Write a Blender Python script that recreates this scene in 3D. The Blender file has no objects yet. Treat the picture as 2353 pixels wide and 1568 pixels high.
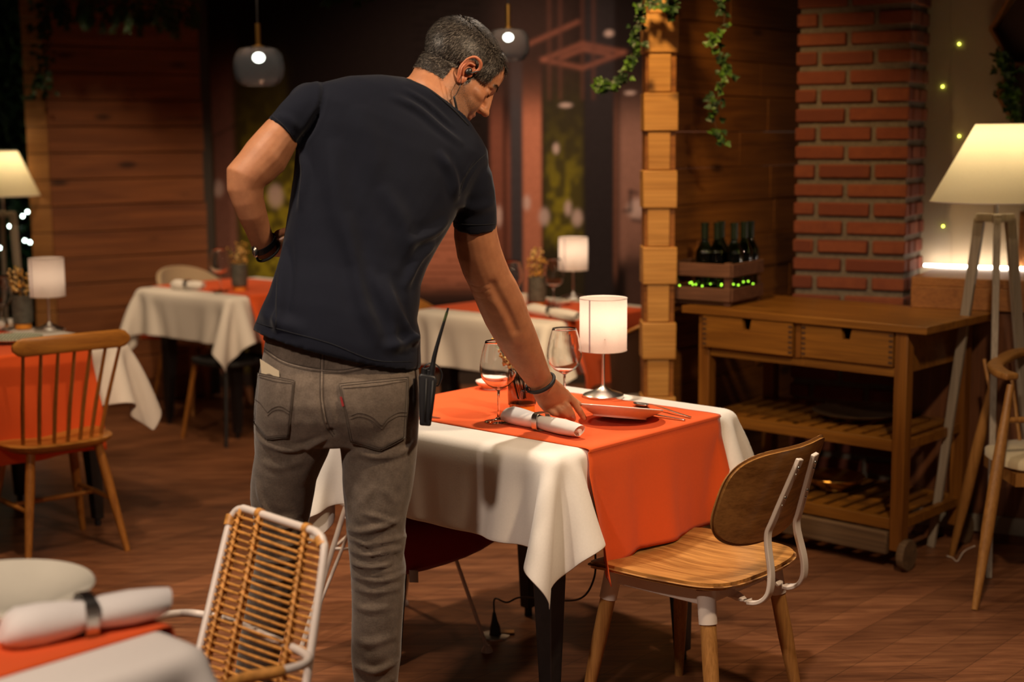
import bpy, bmesh, math, random
import numpy as np
from mathutils import Vector, Matrix
from mathutils.bvhtree import BVHTree
random.seed(7); np.random.seed(7)
R = math.radians
SC = bpy.context.scene
COL = SC.collection

# ------------------------------------------------------------------ camera
CAM_H, PITCH, ROLL, FPX = 1.55, R(8.0), R(0.41), 3268.0
_f = np.array([0, math.cos(PITCH), -math.sin(PITCH)])
_r0 = np.array([1.0, 0, 0]); _u0 = np.cross(_r0, _f)
_r = math.cos(ROLL)*_r0 - math.sin(ROLL)*_u0
_u = math.sin(ROLL)*_r0 + math.cos(ROLL)*_u0
CAMP = np.array([0, 0, CAM_H])
cd = bpy.data.cameras.new('camera'); cam = bpy.data.objects.new('camera', cd); COL.objects.link(cam)
cd.sensor_width = 36.0; cd.lens = FPX/2353*36.0; cd.clip_start = .05; cd.clip_end = 100
M3 = Matrix(((_r[0], _u[0], -_f[0]), (_r[1], _u[1], -_f[1]), (_r[2], _u[2], -_f[2])))
cam.matrix_world = Matrix.Translation(Vector(CAMP)) @ M3.to_4x4()
cd.dof.use_dof = True; cd.dof.focus_distance = 3.72; cd.dof.aperture_fstop = 2.0
SC.camera = cam

# ------------------------------------------------------------------ world, exposure
w = bpy.data.worlds.new('world'); SC.world = w; w.use_nodes = True
w.node_tree.nodes['Background'].inputs[0].default_value = (1.0, .62, .42, 1)
w.node_tree.nodes['Background'].inputs[1].default_value = .05
vs = SC.view_settings
vs.view_transform = 'Standard'; vs.look = 'None'; vs.gamma = 1.0; vs.exposure = 0.42; vs.use_curve_mapping = False
try:
    SC.cycles.use_denoising = True
    SC.cycles.max_bounces = 10; SC.cycles.transparent_max_bounces = 16
    SC.cycles.caustics_reflective = False; SC.cycles.sample_clamp_indirect = 4.0
except Exception: pass

# ------------------------------------------------------------------ ceiling lamps of the room, with a few added fill spots
def spot(loc, target, power, color=(1, .72, .46), angle=70, blend=.6, size=.06):
    d = bpy.data.lights.new('ceiling_or_fill_spot', 'SPOT'); o = bpy.data.objects.new('ceiling_or_fill_spot', d); COL.objects.link(o)
    d.energy = power; d.color = color; d.spot_size = R(angle); d.spot_blend = blend; d.shadow_soft_size = size
    o.location = loc; o.rotation_euler = (Vector(target)-Vector(loc)).to_track_quat('-Z', 'Y').to_euler()
    return o
WARM = (1.0, .70, .43)
spot((.12, 4.3, 2.62), (.08, 4.0, .76), 95, (1, .83, .66), 75, .5, .05)      # over the table being laid
spot((-1.0, 2.75, 2.62), (-.38, 3.5, 1.2), 78, (1, .80, .60), 80, .6, .07)       # behind the waiter, left
spot((1.0, 2.6, 2.62), (.45, 4.0, .7), 110, (1, .72, .46), 85, .6, .07)          # added fill from camera right, lightens the chair back and table
spot((.35, 4.75, 2.62), (.82, 5.9, 1.2), 62, (1, .62, .25), 70, .7, .06)        # on the block column
spot((-1.9, 4.6, 2.62), (-2.0, 5.7, .7), 60, WARM, 80, .7, .06)               # over the left table
spot((-1.2, 6.4, 2.62), (-1.5, 7.6, .7), 70, WARM, 75, .7, .06)               # over the far left table
spot((.0, 5.6, 2.62), (.1, 6.6, .7), 60, WARM, 75, .7, .06)                   # over the far middle table
spot((-.9, 5.5, 2.62), (-.1, 4.4, 0), 60, (1, .68, .40), 60, .8, .08)        # added fill, no lamp there: lifts the floor beneath the table
spot((-1.0, 4.3, 2.62), (-.95, 5.1, 0), 60, (1, .70, .45), 75, .8, .08)       # added spot to brighten the floor left of the waiter
spot((-1.1, 1.2, 2.62), (-1.0, 2.2, .76), 120, (1, .78, .62), 80, .7, .08)       # over the nearest table
spot((-2.0, 7.0, 2.62), (-2.3, 8.4, .45), 45, WARM, 62, .8, .06)               # washing the plank wall
spot((.2, 7.2, 2.62), (.1, 9.0, 1.0), 150, (1, .72, .5), 100, .8, .08)        # washing the mural
# ------------------------------------------------------------------ measuring helpers
def _ray(x, y): return _f + _r*(x-1176.5)/FPX - _u*(y-784)/FPX
def at_z(x, y, z):
    d = _ray(x, y); t = (z-CAM_H)/d[2]; return Vector(CAMP+d*t)
def at_y(x, y, Y):
    d = _ray(x, y); t = Y/d[1]; return Vector(CAMP+d*t)
def plan(x, Y): return at_y(x, 320, Y).x
U = Vector((.667, .745, 0)).normalized(); V = Vector((-U.y, U.x, 0))     # the two directions the tables are set out in
ANG = math.atan2(U.y, U.x)

# ------------------------------------------------------------------ mesh helpers; a shape is (verts, faces)
def box(cx, cy, cz, sx, sy, sz, rot=None):
    v = [Vector((a*sx/2, b*sy/2, c*sz/2)) for a in (-1, 1) for b in (-1, 1) for c in (-1, 1)]
    if rot is not None: v = [rot @ p for p in v]
    v = [tuple(p+Vector((cx, cy, cz))) for p in v]
    return v, [(0,1,3,2),(4,6,7,5),(0,4,5,1),(2,3,7,6),(0,2,6,4),(1,5,7,3)]
def bar(p, q, wx, wy, up=(0, 0, 1), w2=None):
    """tapered rectangular bar from p to q"""
    p = Vector(p); q = Vector(q); d = (q-p).normalized(); s = d.cross(Vector(up))
    if s.length < 1e-4: s = d.cross(Vector((1, 0, 0)))
    s.normalize(); t = s.cross(d).normalized(); v = []
    for c, k in ((p, 1), (q, w2 or 1)):
        for a, b in ((-1,-1),(1,-1),(1,1),(-1,1)): v.append(tuple(c+s*a*wx*k/2+t*b*wy*k/2))
    return v, [(0,3,2,1),(4,5,6,7),(0,1,5,4),(1,2,6,5),(2,3,7,6),(3,0,4,7)]
def loft(rings, cap=True, closed=False):
    n = len(rings[0]); v = [tuple(p) for r in rings for p in r]; f = []
    m = len(rings)
    for i in range(m if closed else m-1):
        for j in range(n):
            a = i*n+j; b = i*n+(j+1) % n; c = ((i+1) % m)*n+(j+1) % n; d = ((i+1) % m)*n+j
            f.append((a, b, c, d))
    if cap and not closed:
        f.append(tuple(range(n))[::-1]); f.append(tuple((m-1)*n+j for j in range(n)))
    return v, f
def lathe(prof, n=32, c=(0, 0, 0), cap=True):
    return loft([[(c[0]+r*math.cos(2*math.pi*k/n), c[1]+r*math.sin(2*math.pi*k/n), c[2]+z) for k in range(n)] for r, z in prof], cap)
def smooth_path(pts, k=6):
    """Catmull-Rom through the points"""
    P = [Vector(p) for p in pts]; P = [P[0]*2-P[1]]+P+[P[-1]*2-P[-2]]; out = []
    for i in range(1, len(P)-2):
        for j in range(k):
            t = j/k; a, b, c, d = P[i-1:i+3]
            out.append(.5*((2*b)+(c-a)*t+(2*a-5*b+4*c-d)*t*t+(3*b-a-3*c+d)*t**3))
    out.append(P[-2]); return out
def tube(path, r, n=10, closed=False, flat=None, up=None):
    """round tube (or flat bar flat=(w,h)) along a path; r a number or list"""
    P = [Vector(p) for p in path]; m = len(P); rings = []
    N = Vector(up).normalized() if up is not None else None
    for i in range(m):
        a = P[i-1] if (i > 0 or closed) else P[i]; b = P[(i+1) % m] if (i < m-1 or closed) else P[i]
        T = (b-a).normalized()
        if N is None:
            N = T.orthogonal().normalized()
        if up is not None: N2 = Vector(up)-T*T.dot(Vector(up))
        else: N2 = N-T*T.dot(N)
        if N2.length < 1e-5: N2 = T.orthogonal()
        N = N2.normalized(); B = T.cross(N)
        rr = r[i] if isinstance(r, (list, tuple)) else r
        if flat: rings.append([P[i]+B*a_*flat[0]/2*rr+N*b_*flat[1]/2*rr for a_, b_ in ((-1,-1),(1,-1),(1,1),(-1,1))])
        else: rings.append([P[i]+(N*math.cos(2*math.pi*k/n)+B*math.sin(2*math.pi*k/n))*rr for k in range(n)])
    return loft(rings, closed=closed)
def ball(c, r, n=14, m=9, rot=None):
    c = Vector(c); r = r if isinstance(r, (tuple, list)) else (r, r, r); rings = []
    for i in range(m+1):
        t = math.pi*(i+.02)/(m+.04)
        ring = []
        for k in range(n):
            a = 2*math.pi*k/n
            p = Vector((r[0]*math.sin(t)*math.cos(a), r[1]*math.sin(t)*math.sin(a), -r[2]*math.cos(t)))
            if rot is not None: p = rot @ p
            ring.append(c+p)
        rings.append(ring)
    return loft(rings)
def prism(outline, z0, z1):
    n = len(outline)
    return loft([[(p[0], p[1], z0) for p in outline], [(p[0], p[1], z1) for p in outline]])
def merge(shapes):
    v = []; f = []
    for a, b in shapes:
        o = len(v); v += [tuple(p) for p in a]; f += [tuple(i+o for i in q) for q in b]
    return v, f
def xf(shape, M):
    return [tuple(M @ Vector(p)) for p in shape[0]], shape[1]

def mesh_from(shape, name='m'):
    me = bpy.data.meshes.new(name); me.from_pydata([tuple(p) for p in shape[0]], [], [tuple(q) for q in shape[1]]); me.validate(); me.update()
    bm = bmesh.new(); bm.from_mesh(me); bmesh.ops.recalc_face_normals(bm, faces=bm.faces); bm.to_mesh(me); bm.free()
    return me
def obj(name, shapes, mat, parent=None, smooth=None, bevel=0, seg=2, solid=0, sub=0):
    if isinstance(shapes, bpy.types.Mesh): me = shapes
    else:
        if isinstance(shapes, list): shapes = merge(shapes)
        me = mesh_from(shapes, name)
    if not isinstance(mat, (list, tuple)): mat = [mat]
    for m in mat: me.materials.append(m)
    o = bpy.data.objects.new(name, me); COL.objects.link(o)
    if parent is not None: o.parent = parent
    if bevel:
        b = o.modifiers.new('b', 'BEVEL'); b.width = bevel; b.segments = seg; b.limit_method = 'ANGLE'; b.angle_limit = R(40)
    if solid:
        s = o.modifiers.new('s', 'SOLIDIFY'); s.thickness = solid; s.offset = 0
    if sub:
        s = o.modifiers.new('u', 'SUBSURF'); s.levels = sub; s.render_levels = sub
    if smooth == 'all':
        me.shade_smooth()
    elif smooth:
        me.shade_smooth()
        me.set_sharp_from_angle(angle=R(smooth))
    elif bevel:
        me.shade_smooth(); me.set_sharp_from_angle(angle=R(38))
    return o
def thing(name, label, cat, loc=(0, 0, 0), rz=0, group=None):
    o = bpy.data.objects.new(name, None); COL.objects.link(o); o.empty_display_size = .05
    o.location = loc; o.rotation_euler = (0, 0, rz); o['label'] = label; o['category'] = cat
    if group: o['group'] = group
    return o
def tag(o, label, cat, group=None, kind=None):
    o['label'] = label; o['category'] = cat
    if group: o['group'] = group
    if kind: o['kind'] = kind
    return o
def struct(name, shapes, mat, parent=None, **k):
    o = obj(name, shapes, mat, parent, **k)
    if parent is None: o['kind'] = 'structure'
    return o
def copy_tree(o, parent=None):
    c = o.copy(); COL.objects.link(c); c.parent = parent
    for ch in list(o.children): copy_tree(ch, c)
    return c
def dup(root, loc, rz, label, group=None):
    c = copy_tree(root); c.location = loc; c.rotation_euler = (0, 0, rz); c['label'] = label
    if group: c['group'] = group
    return c
def remesh(shapes, voxel, smooth=4, factor=.5):
    me = mesh_from(merge(shapes)); o = bpy.data.objects.new('tmp', me); COL.objects.link(o)
    m = o.modifiers.new('r', 'REMESH'); m.mode = 'VOXEL'; m.voxel_size = voxel; m.use_smooth_shade = True
    if smooth:
        s = o.modifiers.new('s', 'SMOOTH'); s.factor = factor; s.iterations = smooth
    dg = bpy.context.evaluated_depsgraph_get(); dg.update()
    out = bpy.data.meshes.new_from_object(o.evaluated_get(dg))
    bpy.data.objects.remove(o); bpy.data.meshes.remove(me)
    out.materials.clear()
    return out
def mesh_arrays(me):
    n = len(me.vertices); co = np.empty(n*3); me.vertices.foreach_get('co', co)
    no = np.empty(n*3); me.vertices.foreach_get('normal', no)
    return co.reshape(-1, 3), no.reshape(-1, 3)
def set_co(me, co):
    me.vertices.foreach_set('co', co.ravel()); me.update()
def bvh_of(me):
    co, _ = mesh_arrays(me)
    return BVHTree.FromPolygons([Vector(c) for c in co], [tuple(p.vertices) for p in me.polygons])
def hit(bvh, x, y, back=0):
    d = Vector(_ray(x, y)).normalized(); h = bvh.ray_cast(Vector(CAMP), d)
    if h[0] is None: return None, None
    return h[0], h[1]
def seg_dist(co, pts):
    best = np.full(len(co), 1e9)
    for a, b in zip(pts[:-1], pts[1:]):
        a = np.array(a); b = np.array(b); ab = b-a; t = np.clip(((co-a) @ ab)/(ab @ ab+1e-12), 0, 1)
        best = np.minimum(best, np.linalg.norm(co-(a+t[:, None]*ab), axis=1))
    return best
def vnoise(co, scale, seed=0):
    """cheap smooth 3D noise built from sines"""
    rng = np.random.RandomState(seed); s = np.zeros(len(co))
    for k in range(6):
        d = rng.normal(size=3); d /= np.linalg.norm(d); s += np.sin(co @ d*scale*(.7+rng.rand()*.9)+rng.rand()*6.28)
    return s/6
# ------------------------------------------------------------------ materials
class NT:
    def __init__(s, name):
        s.m = bpy.data.materials.new(name); s.m.use_nodes = True; s.t = s.m.node_tree; s.n = s.t.nodes; s.b = s.n['Principled BSDF']
        s.out = s.n['Material Output']
    def add(s, ty, **k):
        x = s.n.new(ty)
        for a, b in k.items():
            if a.startswith('_'): x.inputs[a[1:].replace('_', ' ')].default_value = b
            else: setattr(x, a, b)
        return x
    def l(s, a, b): s.t.links.new(a, b)
    def ramp(s, fac, stops, interp='LINEAR'):
        r = s.add('ShaderNodeValToRGB'); r.color_ramp.interpolation = interp; e = r.color_ramp.elements
        while len(e) < len(stops): e.new(.5)
        for i, (p, c) in enumerate(stops): e[i].position = p; e[i].color = (*c, 1) if len(c) == 3 else c
        s.l(fac, r.inputs[0]); return r.outputs[0]
    def coord(s, scale=(1, 1, 1), rot=(0, 0, 0), loc=(0, 0, 0), src='Object'):
        c = s.add('ShaderNodeTexCoord'); m = s.add('ShaderNodeMapping'); s.l(c.outputs[src], m.inputs[0])
        m.inputs['Scale'].default_value = scale; m.inputs['Rotation'].default_value = rot; m.inputs['Location'].default_value = loc
        return m.outputs[0]
    def noise(s, vec, scale=5, detail=3, rough=.5, dist=0):
        n = s.add('ShaderNodeTexNoise', _Scale=scale, _Detail=detail, _Roughness=rough, _Distortion=dist)
        if vec is not None: s.l(vec, n.inputs['Vector'])
        return n.outputs[0]
    def bump(s, h, strength=.3, dist=.01, nrm=None):
        b = s.add('ShaderNodeBump', _Strength=strength, _Distance=dist); s.l(h, b.inputs['Height'])
        if nrm is not None: s.l(nrm, b.inputs['Normal'])
        s.l(b.outputs[0], s.b.inputs['Normal']); return b.outputs[0]
    def mixc(s, fac, a, b, mode='MIX'):
        m = s.add('ShaderNodeMix', data_type='RGBA', blend_type=mode)
        if isinstance(fac, (int, float)): m.inputs[0].default_value = fac
        else: s.l(fac, m.inputs[0])
        for i, x in ((6, a), (7, b)):
            if isinstance(x, tuple): m.inputs[i].default_value = (*x, 1) if len(x) == 3 else x
            else: s.l(x, m.inputs[i])
        return m.outputs[2]
    def base(s, c):
        if isinstance(c, tuple): s.b.inputs['Base Color'].default_value = (*c, 1)
        else: s.l(c, s.b.inputs['Base Color'])
def plain(name, col, rough=.5, metal=0, spec=.5, noise=.0, nscale=40, **k):
    t = NT(name); t.b.inputs['Roughness'].default_value = rough; t.b.inputs['Metallic'].default_value = metal
    t.b.inputs['Specular IOR Level'].default_value = spec
    if noise:
        n = t.noise(t.coord(), nscale, 4); a = tuple(c*(1-noise) for c in col); b = tuple(min(1, c*(1+noise)) for c in col)
        t.base(t.ramp(n, [(.3, a), (.7, b)]))
    else: t.base(col)
    for a, v in k.items(): t.b.inputs[a.replace('_', ' ')].default_value = v
    return t.m
def wood(name, dark, light, axis='X', s=1.0, rough=.45, bump=.15, contrast=(.35, .65), knots=False, spec=.4):
    t = NT(name); k = {'X': (.9, 14, 14), 'Y': (14, .9, 14), 'Z': (14, 14, .9)}[axis]; k = tuple(x*s for x in k)
    v = t.coord(k); n = t.noise(v, 2.2, 6, .62, .9)
    k2 = tuple(x*5 if x > 2*s else x*1.5 for x in k); n2 = t.noise(t.coord(k2), 3, 3, .6)
    c = t.ramp(n, [(contrast[0], dark), (.5, tuple((a+b)/2 for a, b in zip(dark, light))), (contrast[1], light)])
    c = t.mixc(.35, c, t.ramp(n2, [(.3, tuple(x*.55 for x in dark)), (.6, light)]))
    if knots:
        kv = t.coord({'X': (2.2, 6, 6), 'Y': (6, 2.2, 6), 'Z': (6, 6, 2.2)}[axis])
        vo = t.add('ShaderNodeTexVoronoi', _Scale=1.0, _Randomness=1.0); t.l(kv, vo.inputs['Vector'])
        c = t.mixc(t.ramp(vo.outputs['Distance'], [(.0, (1, 1, 1)), (.09, (.8, .8, .8)), (.17, (0, 0, 0))]), c, tuple(x*.22 for x in dark))
    t.base(c); t.b.inputs['Roughness'].default_value = rough; t.b.inputs['Specular IOR Level'].default_value = spec
    t.bump(n2, bump, .002); return t.m
def fabric(name, col, col2=None, scale=900, bump=.25, rough=.9, sheen=.25, big=.0):
    t = NT(name); v = t.coord(); n = t.noise(v, scale*.25, 2); n2 = t.noise(v, 6, 3)
    c2 = col2 or tuple(x*.85 for x in col); t.base(t.mixc(n, t.mixc(n2, c2, col), tuple(x*.9 for x in col)))
    t.b.inputs['Roughness'].default_value = rough; t.b.inputs['Sheen Weight'].default_value = sheen; t.b.inputs['Specular IOR Level'].default_value = .15
    t.bump(n, bump, .0006); return t.m
def emit(name, col, strength):
    t = NT(name); t.base(col); t.b.inputs['Emission Color'].default_value = (*col, 1); t.b.inputs['Emission Strength'].default_value = strength; return t.m
def glassm(name, col=(1, 1, 1), rough=0.0, ior=1.45):
    t = NT(name); t.base(col); t.b.inputs['Transmission Weight'].default_value = 1; t.b.inputs['Roughness'].default_value = rough; t.b.inputs['IOR'].default_value = ior
    return t.m
def thin_glass(name, tint, blend, gl=.9, dcol=None, dk=0):
    t = NT(name); tr = t.add('ShaderNodeBsdfTransparent'); tr.inputs[0].default_value = (*tint, 1); g = t.add('ShaderNodeBsdfGlossy'); g.inputs['Roughness'].default_value = .02 if not dk else .15
    g.inputs[0].default_value = (gl, gl, gl, 1); f = t.add('ShaderNodeLayerWeight'); f.inputs['Blend'].default_value = blend; m = t.add('ShaderNodeMixShader')
    t.l(f.outputs['Fresnel'], m.inputs[0]); a = tr.outputs[0]
    if dk:
        d = t.add('ShaderNodeBsdfTranslucent'); d.inputs[0].default_value = (*dcol, 1); d2 = t.add('ShaderNodeBsdfDiffuse'); d2.inputs[0].default_value = (*dcol, 1); m3 = t.add('ShaderNodeMixShader'); m3.inputs[0].default_value = .5
        t.l(d.outputs[0], m3.inputs[1]); t.l(d2.outputs[0], m3.inputs[2]); m2 = t.add('ShaderNodeMixShader'); m2.inputs[0].default_value = dk; t.l(a, m2.inputs[1]); t.l(m3.outputs[0], m2.inputs[2]); a = m2.outputs[0]
    t.l(a, m.inputs[1]); t.l(g.outputs[0], m.inputs[2]); t.l(m.outputs[0], t.out.inputs[0]); t.n.remove(t.b); return t.m
def shade_mat(name, col, trans=.6):
    t = NT(name); d = t.add('ShaderNodeBsdfDiffuse'); tr = t.add('ShaderNodeBsdfTranslucent'); m = t.add('ShaderNodeMixShader')
    n = t.noise(t.coord((60, 60, 400)), 3, 2); c = t.ramp(n, [(.3, tuple(x*.92 for x in col)), (.7, col)])
    t.l(c, d.inputs[0]); t.l(c, tr.inputs[0]); m.inputs[0].default_value = trans
    t.l(d.outputs[0], m.inputs[1]); t.l(tr.outputs[0], m.inputs[2]); t.l(m.outputs[0], t.out.inputs[0]); t.n.remove(t.b); return t.m

M = {}
M['cloth'] = fabric('white_cloth', (.84, .80, .745), (.81, .77, .715), 700, .25)
M['napkin'] = fabric('napkin_linen', (.88, .84, .80), None, 600, .3)
M['runner'] = fabric('orange_runner', (.80, .115, .022), (.74, .095, .018), 500, .5, .92, .12)
M['maroon'] = fabric('maroon_felt', (.22, .012, .015), None, 400, .4)
M['beige_fab'] = fabric('beige_fabric', (.55, .42, .27), None, 400, .4)
M['cream_fab'] = fabric('cream_cushion', (.66, .55, .36), None, 400, .3)
M['shirt'] = fabric('navy_jersey', (.0052, .0068, .0155), (.004, .0055, .0125), 900, .25, .85, .08)
M['white_metal'] = plain('white_lacquered_metal', (.70, .62, .56), .35)
M['black_wood'] = plain('black_painted_wood', (.012, .011, .012), .45, noise=.2)
M['black'] = plain('black_plastic', (.010, .010, .012), .4)
M['blackmatte'] = plain('black_rubber', (.012, .012, .013), .7)
M['steel'] = plain('brushed_steel', (.62, .60, .56), .28, 1.0, noise=.08, nscale=90)
M['thin_steel'] = plain('grey_steel', (.30, .27, .24), .35, 1.0)
M['brass'] = plain('brass', (.70, .42, .12), .3, 1.0)
M['ply'] = wood('honey_plywood', (.19, .075, .017), (.56, .28, .080), 'Y', .75, .32, .1, (.38, .60))
M['plyback'] = wood('honey_plywood_back', (.24, .105, .026), (.52, .265, .078), 'X', .8, .35, .1, (.36, .62))
M['legwood'] = wood('honey_leg_wood', (.30, .13, .035), (.50, .25, .075), 'Z', 1.2, .38, .08)
M['windsor'] = wood('amber_chair_wood', (.28, .105, .018), (.46, .20, .035), 'X', 1.0, .35, .06)
M['windsorleg'] = wood('amber_chair_leg', (.25, .09, .018), (.42, .17, .032), 'Z', 1.0, .35, .06)
M['oak'] = wood('oak_chair', (.24, .10, .022), (.40, .19, .05), 'Z', 1.0, .45, .08)
M['buffet'] = wood('old_pine_sideboard', (.13, .046, .008), (.30, .125, .018), 'X', .8, .38, .12, knots=True)
M['buffetleg'] = wood('old_pine_leg', (.11, .036, .007), (.26, .10, .015), 'Z', .8, .4, .1)
M['crate'] = wood('weathered_crate', (.085, .034, .018), (.19, .085, .045), 'X', 1.0, .8, .3)
M['greybeam'] = wood('worn_grey_board', (.09, .052, .028), (.20, .12, .06), 'X', .7, .8, .3)
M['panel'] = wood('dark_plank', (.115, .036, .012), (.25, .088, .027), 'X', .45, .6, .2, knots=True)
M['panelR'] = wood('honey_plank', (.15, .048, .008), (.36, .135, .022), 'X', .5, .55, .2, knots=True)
M['block'] = wood('pale_pine_block', (.42, .19, .04), (.62, .32, .085), 'X', .6, .5, .15, knots=True)
M['blockdark'] = plain('dark_gap_wood', (.06, .025, .008), .8)
M['wainscot'] = wood('wainscot_wood', (.085, .028, .010), (.17, .060, .020), 'Z', .5, .5, .15)
M['cap'] = wood('ledge_wood', (.20, .075, .022), (.33, .14, .04), 'X', .6, .45, .1)
M['rattan'] = plain('rattan_cane', (.55, .25, .055), .5, noise=.3, nscale=60)
M['greywood'] = wood('whitewashed_wood', (.26, .215, .165), (.39, .33, .26), 'Z', 1.0, .7, .25)
M['baseboard'] = plain('grey_baseboard', (.22, .19, .15), .6)
M['porcelain'] = plain('white_porcelain', (.82, .78, .74), .12, spec=.6)
M['pearl'] = plain('pearl_glaze', (.72, .68, .56), .12, spec=.9, noise=.06, nscale=8, Coat_Weight=.6)
M['glass'] = glassm('clear_glass', (1, 1, 1), 0, 1.45)
M['smoke'] = thin_glass('smoked_ribbed_glass', (.74, .68, .66), .12, .4, (.34, .28, .26), .15)
M['vase'] = glassm('smoked_vase_glass', (.50, .40, .34), .06, 1.35)
M['bottle'] = glassm('green_bottle_glass', (.10, .20, .06), .03, 1.45)
M['bottleneck'] = plain('dark_bottle_neck', (.012, .02, .010), .25)
M['shadew'] = shade_mat('lampshade_fabric', (.86, .74, .68), .55)
M['shadecone'] = shade_mat('cone_lampshade_fabric', (.90, .80, .55), .5)
M['bulb'] = emit('lit_bulb', (1, .85, .62), 5)
M['bulbcool'] = emit('lit_led_bulb', (.82, 1, .92), 14)
M['fairy'] = emit('fairy_light', (.8, 1, .9), 12)
M['fairyy'] = emit('yellow_fairy_light', (.9, 1, .12), 5)
M['fairyg'] = emit('green_fairy_light', (.45, 1, .05), 2.6)
M['led'] = emit('led_strip', (1, .86, .72), 20)
M['orange_base'] = plain('orange_cork_base', (.85, .32, .03), .6, noise=.1)
M['leafl'] = plain('ivy_leaf', (.065, .15, .014), .5, noise=.4, nscale=20)
M['leafm'] = plain('fern_leaf', (.035, .065, .010), .5, noise=.4, nscale=20)
M['leafd'] = plain('dark_leaf', (.018, .052, .012), .5, noise=.4, nscale=20)
M['stem'] = plain('brown_stem', (.06, .03, .012), .8)
M['flower'] = plain('dried_yellow_flower', (.75, .40, .07), .8, noise=.3, nscale=60)
M['flower2'] = plain('pale_dried_flower', (.80, .55, .22), .8, noise=.2, nscale=60)
M['ceramic_grey'] = plain('grey_ceramic', (.10, .10, .085), .6, noise=.3, nscale=60)
M['paper'] = plain('beige_card', (.62, .52, .36), .7)
# ------------------------------------------------------------------ the room
def m_floor():
    t = NT('laminate_floor'); v = t.coord((1, 1, 1), (0, 0, -ANG))
    br = t.add('ShaderNodeTexBrick', _Scale=1.0, _Mortar_Size=.0012, _Brick_Width=1.25, _Row_Height=.13)
    br.offset = .37; t.l(v, br.inputs['Vector']); br.inputs['Color1'].default_value = (.75, .75, .75, 1); br.inputs['Color2'].default_value = (1.1, 1.1, 1.1, 1)
    br.inputs['Mortar'].default_value = (.35, .35, .35, 1)
    n = t.noise(t.coord((1.1, 9, 1), (0, 0, -ANG)), 2.3, 7, .62, 1.1)
    n2 = t.noise(t.coord((3, 60, 1), (0, 0, -ANG)), 2, 3, .6)
    c = t.ramp(n, [(.32, (.082, .028, .013)), (.5, (.185, .070, .030)), (.68, (.31, .130, .056))])
    c = t.mixc(.3, c, t.ramp(n2, [(.35, (.07, .024, .011)), (.65, (.29, .12, .052))]))
    t.base(t.mixc(1.0, c, br.outputs[0], 'MULTIPLY')); t.b.inputs['Roughness'].default_value = .42; t.b.inputs['Specular IOR Level'].default_value = .35
    t.bump(n2, .12, .002); return t.m
struct('floor', box(0, 5, -.05, 16, 14, .1), m_floor())
struct('ceiling', box(0, 5, 2.75, 16, 14, .1), plain('dark_ceiling', (.02, .012, .010), .9))

# brick pillar, real bricks in mortar
PA = Vector((plan(1832, 5.95), 5.95, 0)); PD = Vector((math.cos(R(-29)), math.sin(R(-29)), 0)); PNv = Vector((-PD.y, PD.x, 0))
LW, SW = .452, .26
def m_brick():
    t = NT('red_brick'); g = t.add('ShaderNodeNewGeometry'); v = t.coord(); n = t.noise(v, 18, 6, .7)
    c = t.ramp(g.outputs['Random Per Island'], [(0, (.12, .028, .014)), (.5, (.19, .046, .019)), (1, (.24, .068, .026))])
    t.base(t.mixc(t.ramp(n, [(.35, (0, 0, 0)), (.75, (.7, .7, .7))]), c, (.13, .03, .018))); t.b.inputs['Roughness'].default_value = .9
    t.bump(n, .8, .008); return t.m
def m_mortar():
    t = NT('grey_mortar'); n = t.noise(t.coord(), 60, 5, .7); t.base(t.ramp(n, [(.3, (.115, .09, .068)), (.7, (.19, .15, .115))])); t.b.inputs['Roughness'].default_value = .95
    t.bump(n, .8, .006); return t.m
rb = random.Random(3); shapes = []; z = .0135; row = 0
while z < 2.62:
    xs = [(-.01, .075), (.095, .305), (.325, LW+.006)] if row % 2 == 0 else [(-.008, .195), (.215, LW+.006)]
    for a, b in xs:
        j = rb.uniform(-.003, .003)
        shapes.append(box((a+b)/2, .05-.004+j, z+.027+rb.uniform(-.002, .002), b-a, .10, .052+rb.uniform(-.003, .003), Matrix.Rotation(rb.uniform(-.006, .006), 3, 'Y')))
    for a, b in ([(.02, .1), (.12, .24)] if row % 2 == 0 else [(.02, .16), (.18, .26)]):
        shapes.append(box(LW-.04+.007, (a+b)/2+.03, z+.027, .09, b-a, .052))
    for a, b in ([(.02, .2)] if row % 2 else [(.05, .25)]):
        shapes.append(box(.04-.006, (a+b)/2+.03, z+.027, .09, b-a, .052))
    z += .0765; row += 1
pil = struct('pillar', shapes, m_brick(), bevel=.006); pil.location = PA; pil.rotation_euler = (0, 0, R(-29))
mo = obj('mortar', box(LW/2, .155, 1.32, LW-.004, .29, 2.64), m_mortar(), pil)

# cream wall with wooden wainscot ledge and LED strip
WD = Vector((math.cos(R(-28)), math.sin(R(-28)), 0)); WN = Vector((-WD.y, WD.x, 0))
W0 = Vector((plan(2107, 5.5), 5.5, 0)); W1 = PA+PD*LW+PNv*.26
def quadwall(p, d, n, length, thick, z0, z1):
    pts = [p, p+d*length, p+d*length+n*thick, p+n*thick]; return prism([(q.x, q.y) for q in pts], z0, z1)
t = NT('cream_plaster'); n_ = t.noise(t.coord(), 3, 5); t.base(t.ramp(n_, [(.3, (.40, .335, .235)), (.7, (.46, .385, .27))])); t.b.inputs['Roughness'].default_value = .85
struct('wall_right', quadwall(W1+WN*.02, WD, WN, 3.0, .1, 0, 2.66), t.m)
wn = struct('trim_1', quadwall(W0, WD, WN, 2.8, .045, 0, .985), M['wainscot'])
obj('ledge', quadwall(W0-WN*.02, WD, WN, 2.8, .50, .985, 1.02), M['cap'], wn, bevel=.003)
obj('ledge_face', quadwall(W0-WN*.022, WD, WN, 2.8, .02, .90, .985), M['cap'], wn, bevel=.003)
for k in range(9): obj('batten', quadwall(W0-WN*.008+WD*(.18+.3*k), WD, WN, .012, .01, .1, .9), M['wainscot'], wn)
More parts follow.
